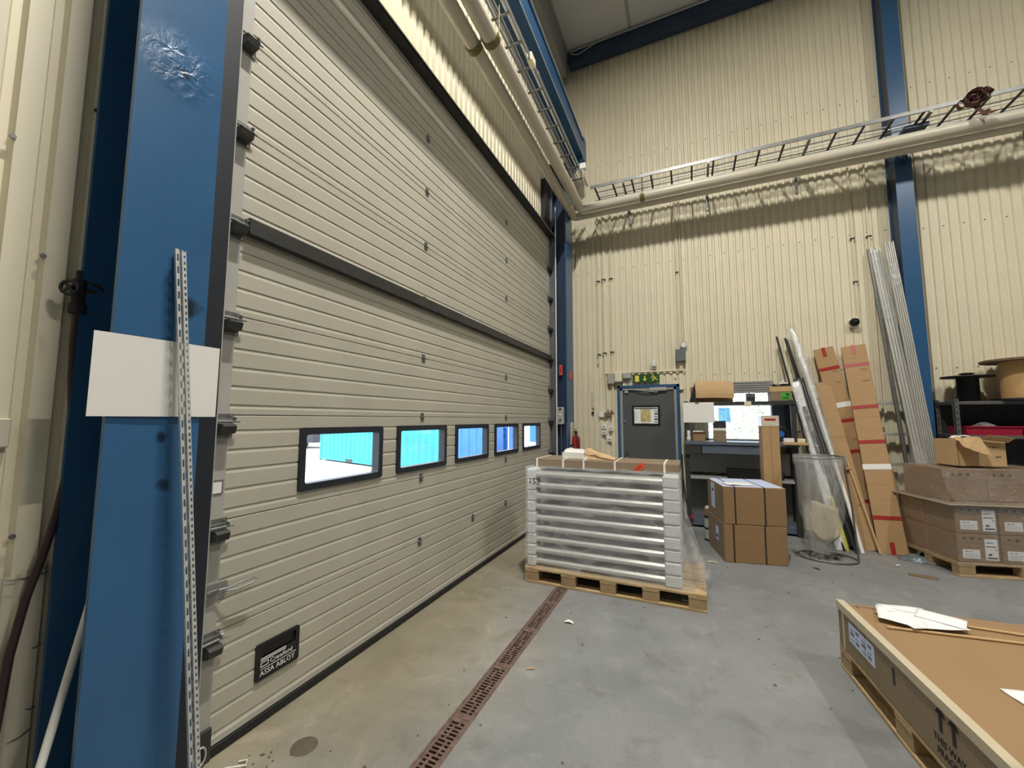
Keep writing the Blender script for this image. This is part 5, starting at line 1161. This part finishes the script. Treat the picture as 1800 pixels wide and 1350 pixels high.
# ------------------------------------------------------------------ litter on the floor
def scrap(x, y, s, m, label, h=.012, a=0):
    b = B(); b.grid(lambda u, v: (x+(u-.5)*s*math.cos(a)-(v-.5)*s*.4*math.sin(a), y+(u-.5)*s*math.sin(a)+(v-.5)*s*.4*math.cos(a), .002+h*math.sin(u*3.14)*(.6+.4*math.sin(v*3))), 6, 3, 0, True, (0, 0, .002)); build('scrap', b, m, None, label=label, cat='scrap')
scrap(-.937, 3.223, .075, 'paper', 'small white scrap on the floor in front of the wrapped panels', .02, .1)
scrap(2.03, 5.915, .05, 'paper', 'small white scrap on the floor in front of the long cartons', .012, .2)
scrap(-1.0, 2.55, .05, 'wood', 'small wood chip on the floor right of the drain', .006, .5)
scrap(.16, 5.20, .11, 'card_edge', 'pale cardboard offcut on the floor at the foot of the boxes', .01, .1)
scrap(1.18, 5.44, .07, 'dark', 'small dark stick on the floor right of the boxes', .004, -1.0)
scrap(2.12, 5.62, .22, 'spool_flange', 'thin dark lath on the floor before the right pallet', .003, -.3)
b = B(); b.tube([(-2.0, 1.28, .01), (-1.96, 1.30, .015), (-1.93, 1.33, .01), (-1.95, 1.35, .012), (-1.98, 1.33, .01)], .004, 6); build('wire_scrap', b, 'white', None, label='small white wire scrap on the floor near the door foot', cat='scrap')

# ------------------------------------------------------------------ outside the building
b = B(); b.box(-70, -50, -.4, 40, 70, -.125); build('yard_ground', b, 'asphalt', kind='structure')
def container(name, label, p0, p1, depth, hgt, m, group='containers in the yard', ribs=24, z=-.12):
    p0 = Vector((*p0, z)); p1 = Vector((*p1, z)); u = (p1-p0).normalized(); L_ = (p1-p0).length; n = Vector((u.y, -u.x, 0))
    t = thing(name, label, 'container', tuple(p0), group)
    b = B(); st = L_/ribs
    for k in range(ribs):
        for (a, c, d0, d1) in ((0, .35, 0, 0), (.35, .5, 0, -.04), (.5, .85, -.04, -.04), (.85, 1, -.04, 0)):
            q = [p0+u*(st*(k+a))+n*d0, p0+u*(st*(k+c))+n*d1]
            b.add([q[0]+Vector((0, 0, .15)), q[1]+Vector((0, 0, .15)), q[1]+Vector((0, 0, hgt-.1)), q[0]+Vector((0, 0, hgt-.1))], [(0, 1, 2, 3)])
    build('corrugated_side', b, m, t, recalc=False)
    T = Matrix((u, -n, Vector((0, 0, 1)))).transposed().to_4x4(); T.translation = p0
    b = B(); b.box(0, .045, .12, L_, depth, hgt, 0, T); build('body', b, m, t)
    for z0, z1 in ((.0, .15), (hgt-.1, hgt)):
        b = B(); b.box(0, -.01, z0 if z0 else .06, L_, .06, z1, 0, T); build('frame_rail', b, m, t)
    for x in (0, L_-.12):
        b = B(); b.box(x, -.012, 0, x+.12, .06, hgt, 0, T); build('corner_post', b, m, t)
    b = B(); b.box(L_*.28, -.02, .05, L_*.34, .05, .16, 0, T); b.box(L_*.66, -.02, .05, L_*.72, .05, .16, 0, T); build('fork_pocket', b, 'dark', t)
    return t
container('shipping_container', 'turquoise shipping container in the yard seen through the first windows', (-14.45, 12.45), (-6.9, 10.35), 2.4, 2.7, 'teal')
container('shipping_container', 'blue shipping container in the yard seen through the third window', (-6.72, 10.55), (-5.32, 10.3), .75, 2.6, 'sky_blue', ribs=5)
t = container('shipping_container', 'blue container on a white bed behind the trees outside the back window', (-4.6, 31), (2.45, 31.1), 2.4, 1.05, 'sky_blue', ribs=20, z=1.38)
T = Matrix.Translation((0, 0, 0)); b = B(); b.box(-4.7, 30.95, -.12, 2.5, 33.4, 1.37); build('bed', b, 'white', t)
t = thing('tank_crate', 'pale blue liquid tank in the yard seen through the fourth window', 'tank', (-6.4, 14, -.12))
b = B(); b.rbox(-7.3, 14.4, .05, -6.55, 15.4, 1.9, .06); b.box(-7.15, 14.38, 1.2, -6.7, 14.40, 1.25, 1); b.box(-7.15, 14.38, .95, -6.7, 14.40, 1.0, 1); build('tank', b, ['sky_blue', 'print'], t)
b = B(); b.rbox(-7.35, 14.35, -.1, -6.5, 15.45, .05, .01); build('base', b, 'wood', t)
b = B()
for x in (-7.33, -6.93, -6.53): b.box(x-.012, 14.36, .05, x+.012, 14.384, 1.9)
build('cage', b, 'white', t)
t = thing('box_trailer', 'blue box trailer in the yard seen through the fifth window', 'trailer', (-6, 18, -.12))
b = B(); b.rbox(-7.28, 18.5, .5, -4.7, 23, 3.0, .03); build('box_body', b, 'sky_blue', t)
for x in (-7.0, -5.2):
    b = B(); b.cyl((x, 19.5, .33), (x+.25, 19.5, .33), .45, 18); build('wheel', b, 'rubber', t)
t = thing('parked_car', 'dark car parked at the far left in the yard', 'car', (-22, 16, -.12))
b = B(); b.prism([(0, .35), (.1, .75), (1.0, .9), (1.6, 1.42), (3.1, 1.45), (3.9, .95), (4.3, .9), (4.35, .35)], (-24.2, 16.6, -.12), (1, 0, 0), (0, 0, 1), (0, 1.75, 0)); build('body', b, 'navy', t)
b = B(); b.prism([(1.15, .92), (1.65, 1.36), (3.0, 1.38), (3.6, .95)], (-24.2, 16.585, -.12), (1, 0, 0), (0, 0, 1), (0, .02, 0)); build('side_window', b, 'white_gloss', t)
for x in (.85, 3.45):
    b = B(); b.cyl((-24.2+x, 16.57, .2), (-24.2+x, 16.8, .2), .32, 18); build('wheel', b, 'rubber', t)
for k, (x, y, h_) in enumerate(((.9, 18.6, 7.5), (1.9, 19.6, 8), (2.7, 18.4, 7), (3.7, 20.5, 8.5), (.1, 21.5, 8))):
    t = thing('birch_tree', 'pale birch tree outside the back window, ' + ('nearest left', 'centre', 'nearest right', 'far right', 'far left')[k] + ' of five', 'tree', (x, y, -.12), 'trees outside the back window')
    b = B(); b.tube([(x, y, -.15), (x+.05, y, h_*.3), (x-.05, y+.05, h_*.6), (x, y, h_)], [.10, .085, .06, .02], 8)
    for j in range(7):
        a = j*2.4+k; z = 1.0+j*.8; b.tube([(x, y, z), (x+math.cos(a)*.9, y+math.sin(a)*.9, z+.7)], [.03, .008], 5)
    build('trunk', b, 'bark', t)
    b = B()
    for j in range(900):
        a = random.uniform(0, 6.283); z = random.uniform(.2, h_); r = random.uniform(.1, 1.35)*(1.1-.6*z/h_)
        c = Vector((x+r*math.cos(a), y+r*math.sin(a), z)); d1_ = Vector((random.gauss(0, 1), random.gauss(0, 1), random.gauss(0, 1))).normalized()*.055; d2_ = d1_.orthogonal().normalized()*.03
        b.add([c-d1_, c+d2_, c+d1_, c-d2_], [(0, 1, 2, 3)])
    build('foliage', b, 'leaf', t, recalc=False, kind='stuff')
